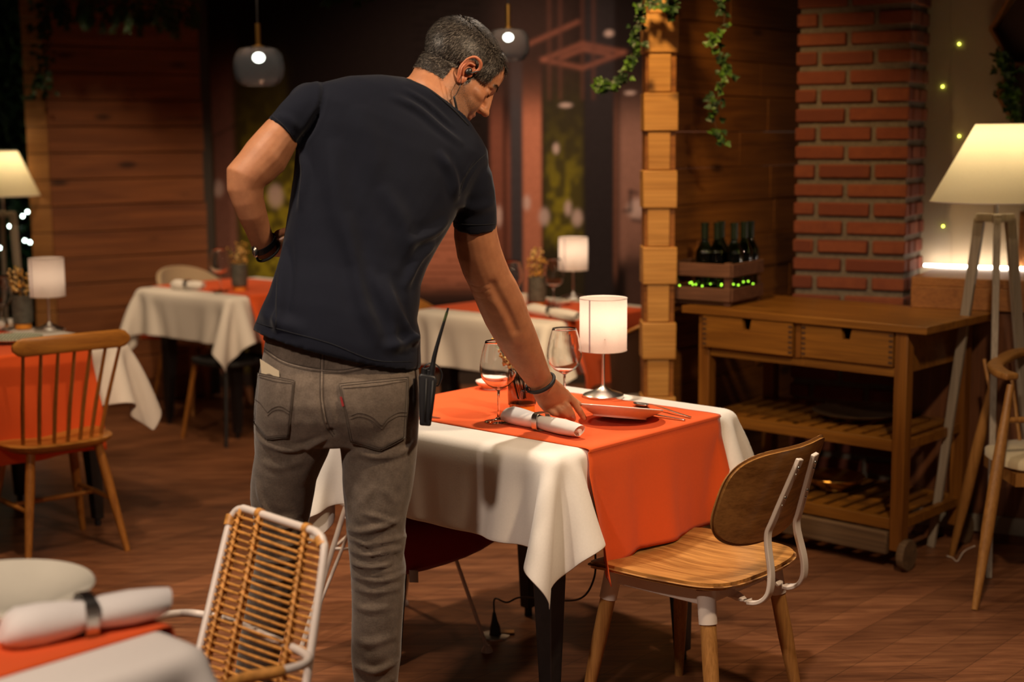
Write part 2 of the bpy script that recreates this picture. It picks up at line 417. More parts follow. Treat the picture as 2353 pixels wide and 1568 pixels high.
struct('baseboard_right', quadwall(W0-WN*.014, WD, WN, 2.8, .014, .04, .105), M['baseboard'])
ls = tag(obj('led_strip', quadwall(W1-WN*.035+WD*.03, WD, WN, 2.6, .012, 1.021, 1.030), M['led']), 'glowing LED strip lying along the ledge under the cream wall', 'light strip')

# block column at the end of a plank partition
CY = 5.62
cx0, cx1 = plan(1480, CY), plan(1557, CY); zb = at_y(1520, 302, CY).z
hb = (at_y(1520, 212, CY)-at_y(1520, 302, CY)).z
PW0 = Vector((cx1-.06, CY+.15, 0)); PWD = Vector((.60, .74, 0)).normalized(); PWN = Vector((PWD.y, -PWD.x, 0))
colm = struct('column', [], M['blockdark']) if False else None
cshapes = []; k0 = int(zb/hb)+1; zz = zb-hb*k0; i = 0
wide = []; narrow = []
while zz < 2.66:
    wd_ = (i-k0) % 2 == 0
    z0 = max(zz+.0015, 0.001); z1 = min(zz+hb-.0015, 2.66)
    jit = rb.uniform(-.002, .002)
    if z1 > z0+.01:
        if wd_: wide.append(box((cx0+cx1)/2+jit, CY+.07, (z0+z1)/2, cx1-cx0+.004, .14, z1-z0))
        else: narrow.append(box((cx0+cx1)/2-.004+jit, CY+.078, (z0+z1)/2, (cx1-cx0)*.66, .14, z1-z0))
    zz += hb; i += 1
col_o = struct('column', wide, M['block'], bevel=.004)
obj('narrow_blocks', narrow, M['block'], col_o, bevel=.003)
obj('core', box((cx0+cx1)/2, CY+.083, 1.33, cx1-cx0-.010, .13, 2.66), M['panelR'], col_o, bevel=.002)
sh = []; z = zb-hb*k0
rl = random.Random(5)
while z < 2.66:
    z0, z1 = max(z, .0), min(z+hb, 2.66); off = rl.uniform(.2, .7)
    if z1-z0 > .02:
        for a, b in ((0.0, off), (off, off+.62), (off+.62, 1.5)):
            q = PW0+PWN*rl.uniform(-.003, .003)
            c = q+PWD*((a+b)/2)-PWN*.03
            sh.append(box(c.x, c.y, (z0+z1)/2, b-a-.002, .06, z1-z0-.003, Matrix.Rotation(math.atan2(PWD.y, PWD.x), 3, 'Z')))
    z += hb
for s_ in [0]:
    RM = Matrix.Rotation(-math.atan2(PWD.y, PWD.x), 4, 'Z') @ Matrix.Translation(-PW0)
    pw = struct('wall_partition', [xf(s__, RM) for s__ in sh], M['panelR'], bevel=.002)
    pw.location = PW0; pw.rotation_euler = (0, 0, math.atan2(PWD.y, PWD.x))

# left plank wall
L0 = Vector((plan(110, 8.2), 8.2, 0)); L1 = Vector((plan(470, 8.72), 8.72, 0)); LD = (L1-L0); LLn = LD.length; LD.normalize(); LNv = Vector((-LD.y, LD.x, 0))
sh = []; sh2 = []; z = -.02
while z < 2.66:
    z0, z1 = max(z, 0), min(z+.152, 2.66)
    sh.append(box(LLn/2, .04+rl.uniform(-.004, .004), (z0+z1)/2, LLn-.004, .08, z1-z0-.006, Matrix.Rotation(rl.uniform(-.004, .004), 3, 'Y')))
    sh2.append(box(-.061, .06+rl.uniform(-.004, .004), (z0+z1)/2, .118, .12, z1-z0-.005))
    z += .152
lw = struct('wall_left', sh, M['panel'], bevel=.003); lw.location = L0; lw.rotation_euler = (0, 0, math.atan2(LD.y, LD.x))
e = obj('end_blocks', sh2, wood('plank_end', (.20, .085, .024), (.34, .155, .045), 'X', .6, .6, .2), lw, bevel=.003)
e.rotation_euler = (0, 0, -math.atan2(LD.y, LD.x)*.9)
pp = L1+Vector((.0, .0, 0)); struct('trim_2', box(pp.x+.012, pp.y+.02, 1.33, .055, .05, 2.66), plain('dark_post', (.035, .028, .022), .5))

# mural on the back wall: a printed street scene
MY = 9.05; MX0, MX1 = plan(468, MY), plan(1700, MY); MZ1 = 2.66
def mural():
    nx, nz = 330, 260; xs = np.linspace(MX0, MX1, nx); zs = np.linspace(0, MZ1, nz); X, Z = np.meshgrid(xs, zs)
    px = 1176.5+X/MY*FPX; py = 325-(Z-CAM_H)/MY*FPX      # the print measured in photo units at its own distance
    rng = np.random.RandomState(4)
    C = np.zeros(X.shape+(3,)); C[:] = (.011, .007, .0065)
    def band(x0, x1, col, y0=-999, y1=999, soft=8, a=1):
        m = 1/(1+np.exp(-(px-x0)/soft*3))/(1+np.exp((px-x1)/soft*3))
        m = m/(1+np.exp(-(py-y0)/25))/(1+np.exp((py-y1)/8)); C[:] = C*(1-a*m[..., None])+np.array(col)*a*m[..., None]
    brick = (.40, .145, .085); pink = (.22, .10, .075)
    wob = .5+.5*np.sin(px*.11+3*np.sin(py*.05))*np.sin(py*.13)
    band(472, 560, (.17, .075, .055), 150)
    band(548, 672, (.04, .03, .008), 150); 
    g = np.clip(np.sin(px*.33+np.sin(py*.21)*2)+np.sin(py*.27+np.sin(px*.17)*3)+rng.normal(0, .5, px.shape), 0, 2)/2
    g0 = np.kron(rng.rand(nz//4+2, nx//3+2), np.ones((4, 3)))[:nz, :nx]
    for _ in range(3): g0 = (g0+np.roll(g0, 1, 0)+np.roll(g0, 1, 1)+np.roll(g0, -1, 0)+np.roll(g0, -1, 1))/5
    g = np.clip((g0-.36)*3.6, 0, 1.1)
    def green(x0, x1, y0, y1, amt=1.0):
        m = 1/(1+np.exp(-(px-x0)/3))/(1+np.exp((px-x1)/3))/(1+np.exp(-(py-y0)/40))/(1+np.exp((py-y1)/10))*(.25+.75*g)*amt
        C[:] = C*(1-m[..., None])+np.array((.22, .18, .014))*m[..., None]
    green(560, 690, 330, 660, .9)
    band(960, 1100, brick, 440, 665)
    bl = (np.mod(py+.02*px, 14) < 2.5)*.45*((px > 960) & (px < 1110)); C *= (1-bl[..., None])
    band(950, 1140, (.03, .018, .016), 665, 690)
    band(1130, 1160, (.16, .055, .035), 250, 660, 4); band(1165, 1178, (.16, .055, .035), 300, 600, 3)
    band(1176, 1204, (.045, .038, .042), 150, 700, 4)
    band(1204, 1247, brick, 235, 700, 3)
    band(1140, 1330, (.055, .028, .022), -20, 235, 30, .35)
    band(1250, 1345, (.028, .022, .012), 200, 700, 4); green(1255, 1340, 370, 560, .75)
    band(1345, 1412, (.022, .017, .018), -50, 900, 5)
    band(1412, 1420, (.14, .06, .04), 255, 640, 2)
    band(1424, 1640, (.23, .115, .085), 262, 600, 6); band(1440, 1640, (.06, .032, .026), 590, 760, 6)
    def blob(x, y, rx, ry, col, a=.9):
        d = ((px-x)/rx)**2+((py-y)/ry)**2; m = a/(1+np.exp((d-1)*4)); C[:] = C*(1-m[..., None])+np.array(col)*m[..., None]
    lan = (.50, .36, .32)
    for x, y, rx, ry in ((508, 427, 12, 19), (638, 445, 17, 26), (1213, 465, 8, 17), (1252, 497, 12, 20), (1328, 500, 12, 19), (1307, 478, 8, 17), (1280, 342, 7, 12), (1400, 86, 10, 7), (1448, 218, 12, 4), (1302, 245, 14, 5), (1148, 495, 7, 24), (1465, 480, 22, 22)):
        blob(x, y, rx, ry, lan, .8)
    def line(x0, y0, x1, y1, wd, col, a=.8):
        dx, dy = x1-x0, y1-y0; tt = np.clip(((px-x0)*dx+(py-y0)*dy)/(dx*dx+dy*dy), 0, 1)
        d = np.hypot(px-x0-tt*dx, py-y0-tt*dy); m = a*np.exp(-(d/wd)**2); C[:] = C*(1-m[..., None])+np.array(col)*m[..., None]
    cp = (.20, .07, .045)
    for a in ((1250, 143, 1340, 108), (1340, 108, 1435, 128), (1435, 128, 1340, 162), (1340, 162, 1250, 143), (1290, 140, 1342, 120), (1342, 120, 1400, 132), (1215, 110, 1330, 60)): line(*a, 5, cp, .7)
    for x in (1265, 1290, 1340, 1365): line(x, -30, x, 230, 4, (.09, .035, .025), .6)
    for a in ((1450, 440, 1450, 485), (1450, 440, 1465, 445), (1435, 485, 1450, 485), (1455, 505, 1485, 512)): line(*a, 4, (.03, .02, .02), .8)
    line(500, 310, 560, 280, 3, (.03, .02, .015), .5); line(500, 310, 500, 420, 3, (.03, .02, .015), .5)
    C *= (.9+.2*rng.rand(*px.shape))[..., None]; C = np.clip(C*1.1, .003, 1)
    v = np.stack([X, np.full_like(X, MY), Z], -1).reshape(-1, 3)
    idx = np.arange(nx*nz).reshape(nz, nx); f = np.stack([idx[:-1, :-1], idx[:-1, 1:], idx[1:, 1:], idx[1:, :-1]], -1).reshape(-1, 4)
    me = bpy.data.meshes.new('mural'); me.from_pydata(v.tolist(), [], f.tolist()); me.update()
    at = me.color_attributes.new('print', 'FLOAT_COLOR', 'POINT'); at.data.foreach_set('color', np.concatenate([C.reshape(-1, 3), np.ones((nx*nz, 1))], 1).ravel())
    t = NT('printed_mural'); a = t.add('ShaderNodeAttribute', attribute_name='print'); t.base(a.outputs['Color']); t.b.inputs['Roughness'].default_value = .8; t.b.inputs['Specular IOR Level'].default_value = .05
    o = obj('mural_print', me, t.m); return tag(o, 'printed wall mural of a dim brick alley with hanging lanterns and copper pipes', 'mural')
mural()
struct('wall_back', box((MX0+MX1)/2, MY+.06, 1.33, MX1-MX0+.3, .1, 2.66), plain('dark_wall', (.03, .018, .014), .8))
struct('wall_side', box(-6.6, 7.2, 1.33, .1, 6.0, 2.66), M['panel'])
struct('wall_garden', box(-4.0, 10.2, 1.33, 5.0, .1, 2.66), plain('dark_green_wall', (.008, .014, .009), .9))
struct('trim_3', box((MX0+MX1)/2, MY-.03, .04, MX1-MX0, .03, .08), plain('dark_skirting', (.03, .018, .012), .6))
# ------------------------------------------------------------------ tablecloth draped by a small cloth solver
def drape(half=.425, over=.245, top=.762, n=75, steps=620, seed=0):
    L = half+over; h = 2*L/(n-1); g = np.linspace(-L, L, n)
    X, Y = np.meshgrid(g, g, indexing='ij'); P = np.stack([X, Y, np.full_like(X, top+.004)], -1)
    rng = np.random.RandomState(seed)
    P[..., 2] += rng.normal(0, .0006, X.shape); Vv = np.zeros_like(P); dt = 1/240.
    def cons(dx, dy, k, comp=True):
        out = []
        ax = slice(0, n-dx) if dx >= 0 else slice(-dx, n)
        for par in range(2):
            I, J = np.meshgrid(np.arange(n), np.arange(n), indexing='ij')
            ok = (I+dx < n) & (I+dx >= 0) & (J+dy < n) & (J+dy >= 0)
            key = ((I//max(abs(dx), 1)) if dx else (J//max(abs(dy), 1))) % 2
            ok &= key == par; a = (I*n+J)[ok]; b = ((I+dx)*n+J+dy)[ok]
            out.append((a, b, h*math.hypot(dx, dy), k, comp))
        return out
    C = cons(1, 0, 1)+cons(0, 1, 1)+cons(1, 1, .35)+cons(1, -1, .35)+cons(2, 0, .10)+cons(0, 2, .10)+cons(4, 0, .03)+cons(0, 4, .03)
    Pf = P.reshape(-1, 3); Vf = Vv.reshape(-1, 3); inner = (np.abs(Pf[:, 0]) < half-.02) & (np.abs(Pf[:, 1]) < half-.02)
    r = .012
    for s in range(steps):
        Vf[:, 2] -= 9.8*dt; Vf *= .985 if s < steps*.7 else .93
        Q = Pf+Vf*dt
        for it in range(3):
            for a, b, l0, k, cp in C:
                d = Q[b]-Q[a]; l = np.sqrt((d*d).sum(1))+1e-9; c = (l-l0)/l*.5*k; d *= c[:, None]
                Q[a] += d; Q[b] -= d
            # keep outside the rounded table block
            ex = np.abs(Q[:, 0])-(half-r); ey = np.abs(Q[:, 1])-(half-r); ez = Q[:, 2]-(top-r)
            ins = (ex < r) & (ey < r) & (ez < r)
            qx, qy, qz = np.maximum(ex, 0), np.maximum(ey, 0), np.maximum(ez, 0)
            dist = np.sqrt(qx**2+qy**2+qz**2)
            inn = ins & (dist <= 1e-9)
            edge = ins & (dist > 1e-9) & (dist < r)
            m = r/(dist+1e-12)
            Q[edge, 0] = np.sign(Q[edge, 0])*(half-r+(qx*m)[edge]*1) if False else np.where(ex[edge] > 0, np.sign(Q[edge, 0])*(half-r+(qx*m)[edge]), Q[edge, 0])
            Q[edge, 1] = np.where(ey[edge] > 0, np.sign(Q[edge, 1])*(half-r+(qy*m)[edge]), Q[edge, 1])
            Q[edge, 2] = np.where(ez[edge] > 0, top-r+(qz*m)[edge], Q[edge, 2])
            if inn.any():
                dx, dy, dz = -ex[inn], -ey[inn], -ez[inn]; w_ = np.argmin(np.stack([dx, dy, dz+.0]), 0); q = Q[inn]
                q[w_ == 0, 0] = np.sign(q[w_ == 0, 0])*half; q[w_ == 1, 1] = np.sign(q[w_ == 1, 1])*half; q[w_ == 2, 2] = top
                Q[inn] = q
            Q[inner] = Pf[inner]*np.array([1, 1, 0])+np.array([0, 0, top])
            Q[:, 2] = np.maximum(Q[:, 2], .02)
        Vf[:] = (Q-Pf)/dt; sp = np.linalg.norm(Vf, axis=1, keepdims=True); Vf *= np.minimum(1, 3/(sp+1e-9)); Pf[:] = Q
    idx = np.arange(n*n).reshape(n, n); f = np.stack([idx[:-1, :-1], idx[1:, :-1], idx[1:, 1:], idx[:-1, 1:]], -1).reshape(-1, 4)
    return Pf.copy(), f

CLOTHP, CLOTHF = drape(over=.232)
NG = 75; CG = CLOTHP.reshape(NG, NG, 3)
cloth_me = bpy.data.meshes.new('tablecloth'); cloth_me.from_pydata(CLOTHP.tolist(), [], CLOTHF.tolist()); cloth_me.update(); cloth_me.shade_smooth()
cloth_me.materials.append(M['cloth'])
def out_profile(x, z):
    """how far out the cloth hangs at table coordinate x and height z (side y<0)"""
    i = int(round((x+.657)/1.314*(NG-1))); best = .425
    for k in (-1, 0, 1):
        ii = min(max(i+k, 0), NG-1); col = CG[ii, :NG//3]
        best = max(best, float(np.interp(z, col[:, 2], -col[:, 1])))
    return best
def runner_mesh(drop_l=.335, drop_r=.300, far=.27):
    nx = 34; xs = np.linspace(-.300, .305, nx); rows = []
    H0 = .7665
    def side(sgn, k):           # hanging points from hem up to the top edge
        out = []
        for x in xs:
            u = (x-xs[0])/(xs[-1]-xs[0]); drop = drop_l+(drop_r-drop_l)*min(1, u*3) if sgn < 0 else far
            z = H0-.012-drop*k/22
            y = max(out_profile(x, z), out_profile(x-.07, z) if far == .30 else 0)+(.012 if far == .30 else .007)
            y += (.010*math.sin(x*19+1)+.006*math.sin(x*33))*(k/22)*(1 if sgn < 0 else .6)+.012*(k/22)**2
            if sgn < 0: y += .02*(k/22)**3*math.exp(-((u-0)/.08)**2)
            out.append((x+(-.012*(k/22)*(1-2*u)), sgn*y, z))
        return out
    for k in range(22, -1, -1): rows.append(side(-1, k))
    for a in (30, 60): rows.append([(x, -.425-.010*math.cos(R(a))-.003, H0-.012+.012*math.sin(R(a))) for x in xs])
    for y in np.linspace(-.42, .42, 30): rows.append([(x, y, H0+.0008*math.sin(x*60+y*25)*math.sin(y*31)) for x in xs])
    for a in (60, 30): rows.append([(x, .425+.010*math.cos(R(a))+.003, H0-.012+.012*math.sin(R(a))) for x in xs])
    for k in range(0, 23): rows.append(side(1, k))
    v = [p for r_ in rows for p in r_]; f = [(i*nx+j, i*nx+j+1, (i+1)*nx+j+1, (i+1)*nx+j) for i in range(len(rows)-1) for j in range(nx-1)]
    me = bpy.data.meshes.new('table_runner'); me.from_pydata(v, [], f); me.update(); me.shade_smooth(); me.materials.append(M['runner']); return me
runner_me = runner_mesh(); runner_long = runner_mesh(.40, .40, .30)
def table(cx, cy, rz, lab, clab, rlab):
    t = thing('dining_table', lab, 'table', (cx, cy, 0), rz, 'square restaurant tables')
    obj('tabletop', box(0, 0, .731, .80, .80, .036), M['black_wood'], t, bevel=.004)
    obj('apron', [box(0, s*.33, .69, .6, .02, .07) for s in (-1, 1)]+[box(s*.33, 0, .69, .02, .6, .07) for s in (-1, 1)], M['black_wood'], t)
    for a in (-1, 1):
        for b in (-1, 1):
            l = obj('leg', loft([[(a*(.292)+p*.038*1.0, b*(.292)+q*.038, .717) for p, q in ((-1,-1),(1,-1),(1,1),(-1,1))],
                             [(a*(.298)+p*.032, b*(.298)+q*.032, .40) for p, q in ((-1,-1),(1,-1),(1,1),(-1,1))],
                             [(a*(.308)+p*.019, b*(.308)+q*.019, .028) for p, q in ((-1,-1),(1,-1),(1,1),(-1,1))]]), M['black_wood'], t, bevel=.003)
            obj('foot', lathe([(.013, 0), (.013, .03)], 12, (a*.308, b*.308, 0)), M['black'], l)
    for n_, me, lb, ct, gr, th in (('tablecloth', cloth_me, clab, 'tablecloth', 'white tablecloths', .0022), ('table_runner', runner_me if cx > -.3 and cy < 5 else runner_long, rlab, 'table runner', 'orange table runners', .0022)):
        o = bpy.data.objects.new(n_, me); COL.objects.link(o); o.location = (cx, cy, 0) if not (n_ == 'table_runner' and cx < -1.9) else (cx-U.x*.07, cy-U.y*.07, 0); o.rotation_euler = (0, 0, rz)
        s = o.modifiers.new('s', 'SOLIDIFY'); s.thickness = th; s.offset = 1 if n_ == 'tablecloth' else 0
        if n_ == 'tablecloth': u_ = o.modifiers.new('u', 'SUBSURF'); u_.levels = 1; u_.render_levels = 1
        tag(o, lb, ct, gr)
    return t
NN = Vector((.105, 3.491, 0)); C1 = NN+U*.425+V*.425
C3 = Vector((.154, 6.10, 0))+U*.425+V*.425
C2 = Vector((-1.448, 7.23, 0))+U*.425+V*.425
CL = Vector((-1.54, 5.69, 0))-U*.425+V*.425
C4 = Vector((-.475, 2.158, 0))-U*.425+V*.425
table(C1.x, C1.y, ANG, 'black-legged table the waiter is laying, under a white cloth', 'white cloth on the table the waiter leans over', 'orange runner hanging beside the plywood chair seat')
table(C3.x, C3.y, ANG, 'black-legged table behind the waiter\'s outstretched arm', 'white cloth on the far table behind the outstretched arm', 'orange runner on the far table with a small lit lamp behind the arm')
table(C2.x, C2.y, ANG, 'black-legged table between plank wall and the waiter\'s elbow', 'white cloth hanging on the far table left of the waiter', 'orange runner on the far table left of the waiter')
table(CL.x, CL.y, ANG, 'black-legged table behind the amber spindle chair', 'white cloth with hanging corner behind the spindle chair', 'orange runner hanging behind the spindles of the amber chair')
table(C4.x, C4.y, ANG+math.pi/2, 'nearest table, out of focus at the lower left', 'blurred white cloth on the nearest table at lower left', 'blurred orange runner under the pearly plate, lower left')
# ------------------------------------------------------------------ things on the tables
TZ = .7685                                  # top of a runner
def table_lamp(p, lab, s=1.0, power=.9):
    t = thing('table_lamp', lab, 'table lamp', p, 0, 'small lit table lamps')
    obj('base', lathe([(.0, 0), (.063, 0), (.0635, .009), (.060, .012), (.03, .022), (.011, .032), (.0055, .040)], 40), M['steel'], t, smooth=35)
    obj('pole', lathe([(.005, .036), (.005, .19)], 12), M['steel'], t, smooth=35)
    n = 48; r = .0725; z0, z1 = .148, .308
    sh = loft([[(r*math.cos(2*math.pi*k/n), r*math.sin(2*math.pi*k/n), z) for k in range(n)] for z in (z0, (z0+z1)/2, z1)], cap=False)
    s_ = obj('lamp_shade', sh, M['shadew'], t, smooth=60)
    obj('rim', [tube([(r*math.cos(2*math.pi*k/40), r*math.sin(2*math.pi*k/40), z) for k in range(40)], .0016, 6, closed=True) for z in (z0, z1)], M['white_metal'], s_, smooth=60)
    a = R(-128); obj('seam', bar((r*1.012*math.cos(a), r*1.012*math.sin(a), z0), (r*1.012*math.cos(a), r*1.012*math.sin(a), z1), .004, .0012, up=(math.cos(a), math.sin(a), 0)), plain('shade_seam', (.38, .27, .30), .8), s_)
    obj('bulb', ball((0, 0, .225), (.020, .020, .028)), M['bulb'], t, smooth='all')
    obj('spider', [bar((-r, 0, .19), (r, 0, .19), .003, .002), bar((0, -r, .19), (0, r, .19), .003, .002)], M['thin_steel'], t)
    d = bpy.data.lights.new('lamp_light', 'POINT'); o = bpy.data.objects.new('lamp_light', d); COL.objects.link(o); o.parent = t
    d.energy = power; d.color = (1, .80, .60); d.shadow_soft_size = .03; o.location = (0, 0, .262)
    return t
p = at_z(1386, 911, TZ); p.z = .765
table_lamp(p, 'lit lamp with white drum shade on the table being laid', power=.32)
table_lamp(Vector((plan(1317, 7.07), 7.07, .765)), 'lit white lamp on the far table behind the outstretched arm', power=.25)
p = at_z(114, 758, TZ); p.z = .765
table_lamp(p, 'dim drum-shaded lamp on the table behind the spindle chair', power=.06)

GP_out = [(.040, 0), (.0405, .0015), (.034, .0035), (.012, .007), (.0045, .014), (.0035, .03), (.0034, .075), (.0045, .088), (.012, .094), (.031, .104), (.046, .122), (.0525, .145), (.0515, .168), (.0455, .196), (.0375, .223), (.0355, .229)]
GP_in = [(.0350, .2288), (.0369, .223), (.0449, .196), (.0509, .168), (.0519, .145), (.0454, .1228), (.0303, .1052), (.011, .0965), (.0, .0955)]
def wine_glass():
    t = thing('wine_glass', '', 'wine glass', (0, 0, 0), 0, 'wine glasses on the tables')
    v, f = loft([[(r*math.cos(2*math.pi*k/40), r*math.sin(2*math.pi*k/40), z) for k in range(40)] for r, z in [(.0001, 0)]+GP_out+GP_in], cap=True)
    obj('bowl_and_stem', (v, f), M['glass'], t, smooth='all'); return t
G0 = wine_glass()
def put_glass(x, y, lab, first=False, s=1.0):
    p = at_z(x, y, TZ); g = G0 if first else copy_tree(G0)
    g.location = (p.x, p.y, TZ+.0012); g['label'] = lab; g.scale = (s, s, s); return g
put_glass(1146, 970, 'near wine glass beside the folded napkin, left of the forearm', True)
gp = at_y(1297, 900, 4.2); g = copy_tree(G0); g.location = (gp.x, 4.2, TZ); g['label'] = 'wine glass between the forearm and the lit lamp'
put_glass(507, 672, 'wine glass on the far left table, by the dried flowers')
g = put_glass(1177, 712, 'wine glass on the far table, half behind the forearm')
g = put_glass(1272, 706, 'wine glass next to the lamp on the far table')
g = put_glass(6, 757, 'wine glass at the left edge of the picture, beside the grey pot')

def leafshape(c, d, n, L, W):
    c = Vector(c); d = Vector(d).normalized(); n = Vector(n); s = d.cross(n).normalized(); n = s.cross(d)
    pts = [c, c+d*L*.3+s*W*.5, c+d*L*.55+s*W*.42, c+d*L, c+d*L*.55-s*W*.42, c+d*L*.3-s*W*.5]
    mid = c+d*L*.5-n*W*.15
    return [tuple(q) for q in pts+[mid]], [(0, 1, 6), (1, 2, 6), (2, 3, 6), (3, 4, 6), (4, 5, 6), (5, 0, 6)]
def flowers(t, rng, h0, n=11, spread=.05, height=.11, lean=(0, 0)):
    st = []; fl = []; f2 = []; lf = []
    for i in range(n):
        a = rng.uniform(0, 6.28); s = rng.uniform(.2, 1)*spread; top = Vector((math.cos(a)*s+lean[0], math.sin(a)*s+lean[1], h0+height*rng.uniform(.45, 1)))
        base = Vector((math.cos(a)*.012, math.sin(a)*.012, h0-.08)); mid = (base+top)/2+Vector((rng.uniform(-.01, .01), rng.uniform(-.01, .01), .01))
        pa = smooth_path([base, mid, top], 5); st.append(tube(pa, .0011, 5))
        k = i % 3
        for j in range(9):
            q = pa[rng.randrange(5, len(pa))]+Vector([rng.uniform(-.012, .012) for _ in range(3)])
            if k == 0: f2.append(ball(q, rng.uniform(.004, .009), 6, 4))
            else: fl.append(ball(q, rng.uniform(.0025, .006), 5, 3))
        if k == 2:
            for j in range(7): lf.append(leafshape(pa[rng.randrange(4, len(pa))], [rng.uniform(-1, 1), rng.uniform(-1, 1), rng.uniform(-.2, 1)], (0, 0, 1), .022, .008))
    obj('stems', st, M['stem'], t, smooth='all'); obj('yellow_flowers', fl, M['flower'], t, smooth='all'); obj('pale_flowers', f2, M['flower2'], t, smooth='all'); obj('leaves', lf, M['leafl'], t)
def vase(p, lab, seed, kind='glass', s=1.0, lean=(0, 0), height=.13, spread=.05):
    t = thing('flower_vase', lab, 'vase', p, 0, 'vases of dried flowers'); rng = random.Random(seed)
    if kind == 'glass':
        prof = [(.040, .024), (.041, .05), (.040, .09), (.038, .125)]
        n = 60; rings = []
        for r, z in [(.0001, .0245)]+prof+[(.0365, .125), (.0385, .09), (.039, .05), (.038, .028), (.0001, .028)]:
            rings.append([((r*(1+.02*(k % 2)*(r > .01)))*math.cos(2*math.pi*k/n+z*6), (r*(1+.02*(k % 2)*(r > .01)))*math.sin(2*math.pi*k/n+z*6), z) for k in range(n)])
        obj('vessel', loft(rings), M['vase'], t, smooth=30)
        obj('base', lathe([(.0, .0), (.036, 0), (.037, .003), (.037, .0235), (.0, .0235)], 40), M['orange_base'], t, smooth=35)
        flowers(t, rng, .12, 14, spread, height, lean)
    else:
        obj('vessel', lathe([(.0, .022), (.035, .022), (.042, .03), (.044, .08), (.042, .145), (.038, .145), (.036, .09), (.0, .06)], 36), M['ceramic_grey'], t, smooth=35)
        obj('base', lathe([(.0, .0), (.034, 0), (.034, .0215), (.0, .0215)], 36), M['orange_base'], t, smooth=35)
        flowers(t, rng, .14, 14, spread, height, lean)
    return t
p = at_z(1200, 952, TZ); vase(p+Vector((0, .03, 0)), 'ribbed smoked glass vase on an orange base under the forearm', 2, lean=(-.035, 0), height=.12)
p = at_z(1234, 705, TZ); vase(p, 'dark vase of yellow dried flowers on the far table by the lamp', 3, 'pot', height=.13)
p = at_z(551, 668, TZ); vase(p, 'dark vase of dried flowers beside the waiter\'s elbow, far left table', 4, 'pot', height=.12)
p = at_z(54, 755, TZ); vase(p, 'grey pot of dried flowers left of the dim drum lamp', 5, 'pot', lean=(.0, 0), height=.12, spread=.06)

def napkin(p, q, lab, r=.020, seed=1):
    """rolled napkin lying from p to q with a square metal ring"""
    p = Vector(p); q = Vector(q); L = (q-p).length; a = math.atan2(q.y-p.y, q.x-p.x); c = (p+q)/2
    t = thing('napkin', lab, 'napkin', (c.x, c.y, c.z), a, 'rolled white napkins'); rng = random.Random(seed)
    n = 30; rings = []
    prof = [(-.5, .55), (-.47, .86), (-.40, 1.08), (-.28, 1.12), (-.12, .98), (-.03, .84), (.03, .82), (.12, .92), (.28, .97), (.42, .86), (.485, .74), (.5, .70)]
    prof = [(x, s) for x, s in prof]
    for x, s in prof:
        ring = []
        for k in range(n):
            b = 2*math.pi*k/n; lip = .10*math.exp(-((b-1.9-x*2.2) % (2*math.pi))*2.2)
            rr = r*s*(1+lip+.03*math.sin(3*b+x*9+seed)); ring.append((x*L+.006*math.sin(b)*(abs(x) > .45), rr*1.12*math.cos(b), r*.93+rr*.93*math.sin(b)))
        rings.append(ring)
    rings.append([(.5*L-.012, y*.75, r*.93+(z-r*.93)*.75) for x_, y, z in rings[-1]]); rings.append([(.5*L-.015, y*.55, r*.93+(z-r*.93)*.55) for x_, y, z in rings[-1]])
    rings.append([(.5*L+.002, y*.8, r*.93+(z-r*.93)*.8) for x_, y, z in rings[-1]])
    o = obj('rolled_linen', loft(rings), M['napkin'], t, smooth=50)
    fp = [(-.05*L+i*.004, r*1.0*math.cos(2.2-i*.055), r*.93+r*.98*math.sin(2.2-i*.055)) for i in range(22)]
    w_ = r*1.08; sq = []
    for k in range(32):
        b = 2*math.pi*k/32; cx, sx = math.cos(b), math.sin(b)
        e = lambda u_: math.copysign(abs(u_)**.55, u_)
        sq.append((0, e(cx)*w_*1.0, r*1.0+e(sx)*w_*.98))
    obj('ring', tube(sq, 1, closed=True, flat=(.0025, .021), up=(1, 0, 0)), M['steel'], t, bevel=.0006)
    obj('ring_studs', [ball((dx*.006, -w_*.96*math.cos(b)*1.02, r+w_*.9*math.sin(b)), .0022, 6, 4) for dx in (-1, 0, 1) for b in (-.55, -.35, -.15, .05, .25, .45, .65)], M['steel'], t, smooth='all')
    return t
napkin(at_z(1160, 969, TZ), at_z(1332, 1009, TZ), 'rolled white napkin in a silver ring beside the near wine glass', .0235)
napkin(at_z(1212, 722, TZ), at_z(1328, 740, TZ), 'rolled white napkin on the far table behind the forearm', .026, 2)
napkin(at_z(396, 664, TZ), at_z(468, 667, TZ), 'rolled white napkin on the far left table before the beige chair', .026, 3)
napkin(at_z(5, 1492, TZ), at_z(384, 1418, TZ), 'blurred rolled napkin beside the pearly plate, lower left', .031, 4)
napkin(at_z(-30, 765, TZ), at_z(38, 752, TZ), 'crumpled pink-shaded napkin at the left edge by the grey pot', .024, 5)

def plate(name, lab, loc, rad, h, mat, tilt=None, cat='plate', foot=.55, n=64, ribs=0):
    prof = [(.0001, .004), (rad*foot*.9, .004), (rad*foot*.93, 0), (rad*foot, 0), (rad*foot*1.02, .005), (rad*.86, h*.62), (rad*.985, h*.9), (rad, h), (rad*.985, h+.002), (rad*.84, h*.74), (rad*foot, .0095), (.0001, .0085)]
    o = obj(name, lathe(prof, n), mat, None, smooth=40); o.location = loc
    if tilt is not None: o.rotation_euler = tilt
    return tag(o, lab, cat, 'plates and bowls')
pl_c = at_y(1424, 951, 3.93)
PLATE = plate('dinner_plate', 'white dinner plate being set down by the waiter\'s right hand', pl_c-Vector((0, 0, .012)), .121, .030, M['porcelain'], (R(-10.5), R(5), 0), foot=.62)
p = at_z(1130, 893, TZ); plate('side_plate', 'white side plate left of the near wine glass', p, .052, .024, M['porcelain'], cat='plate', foot=.6)
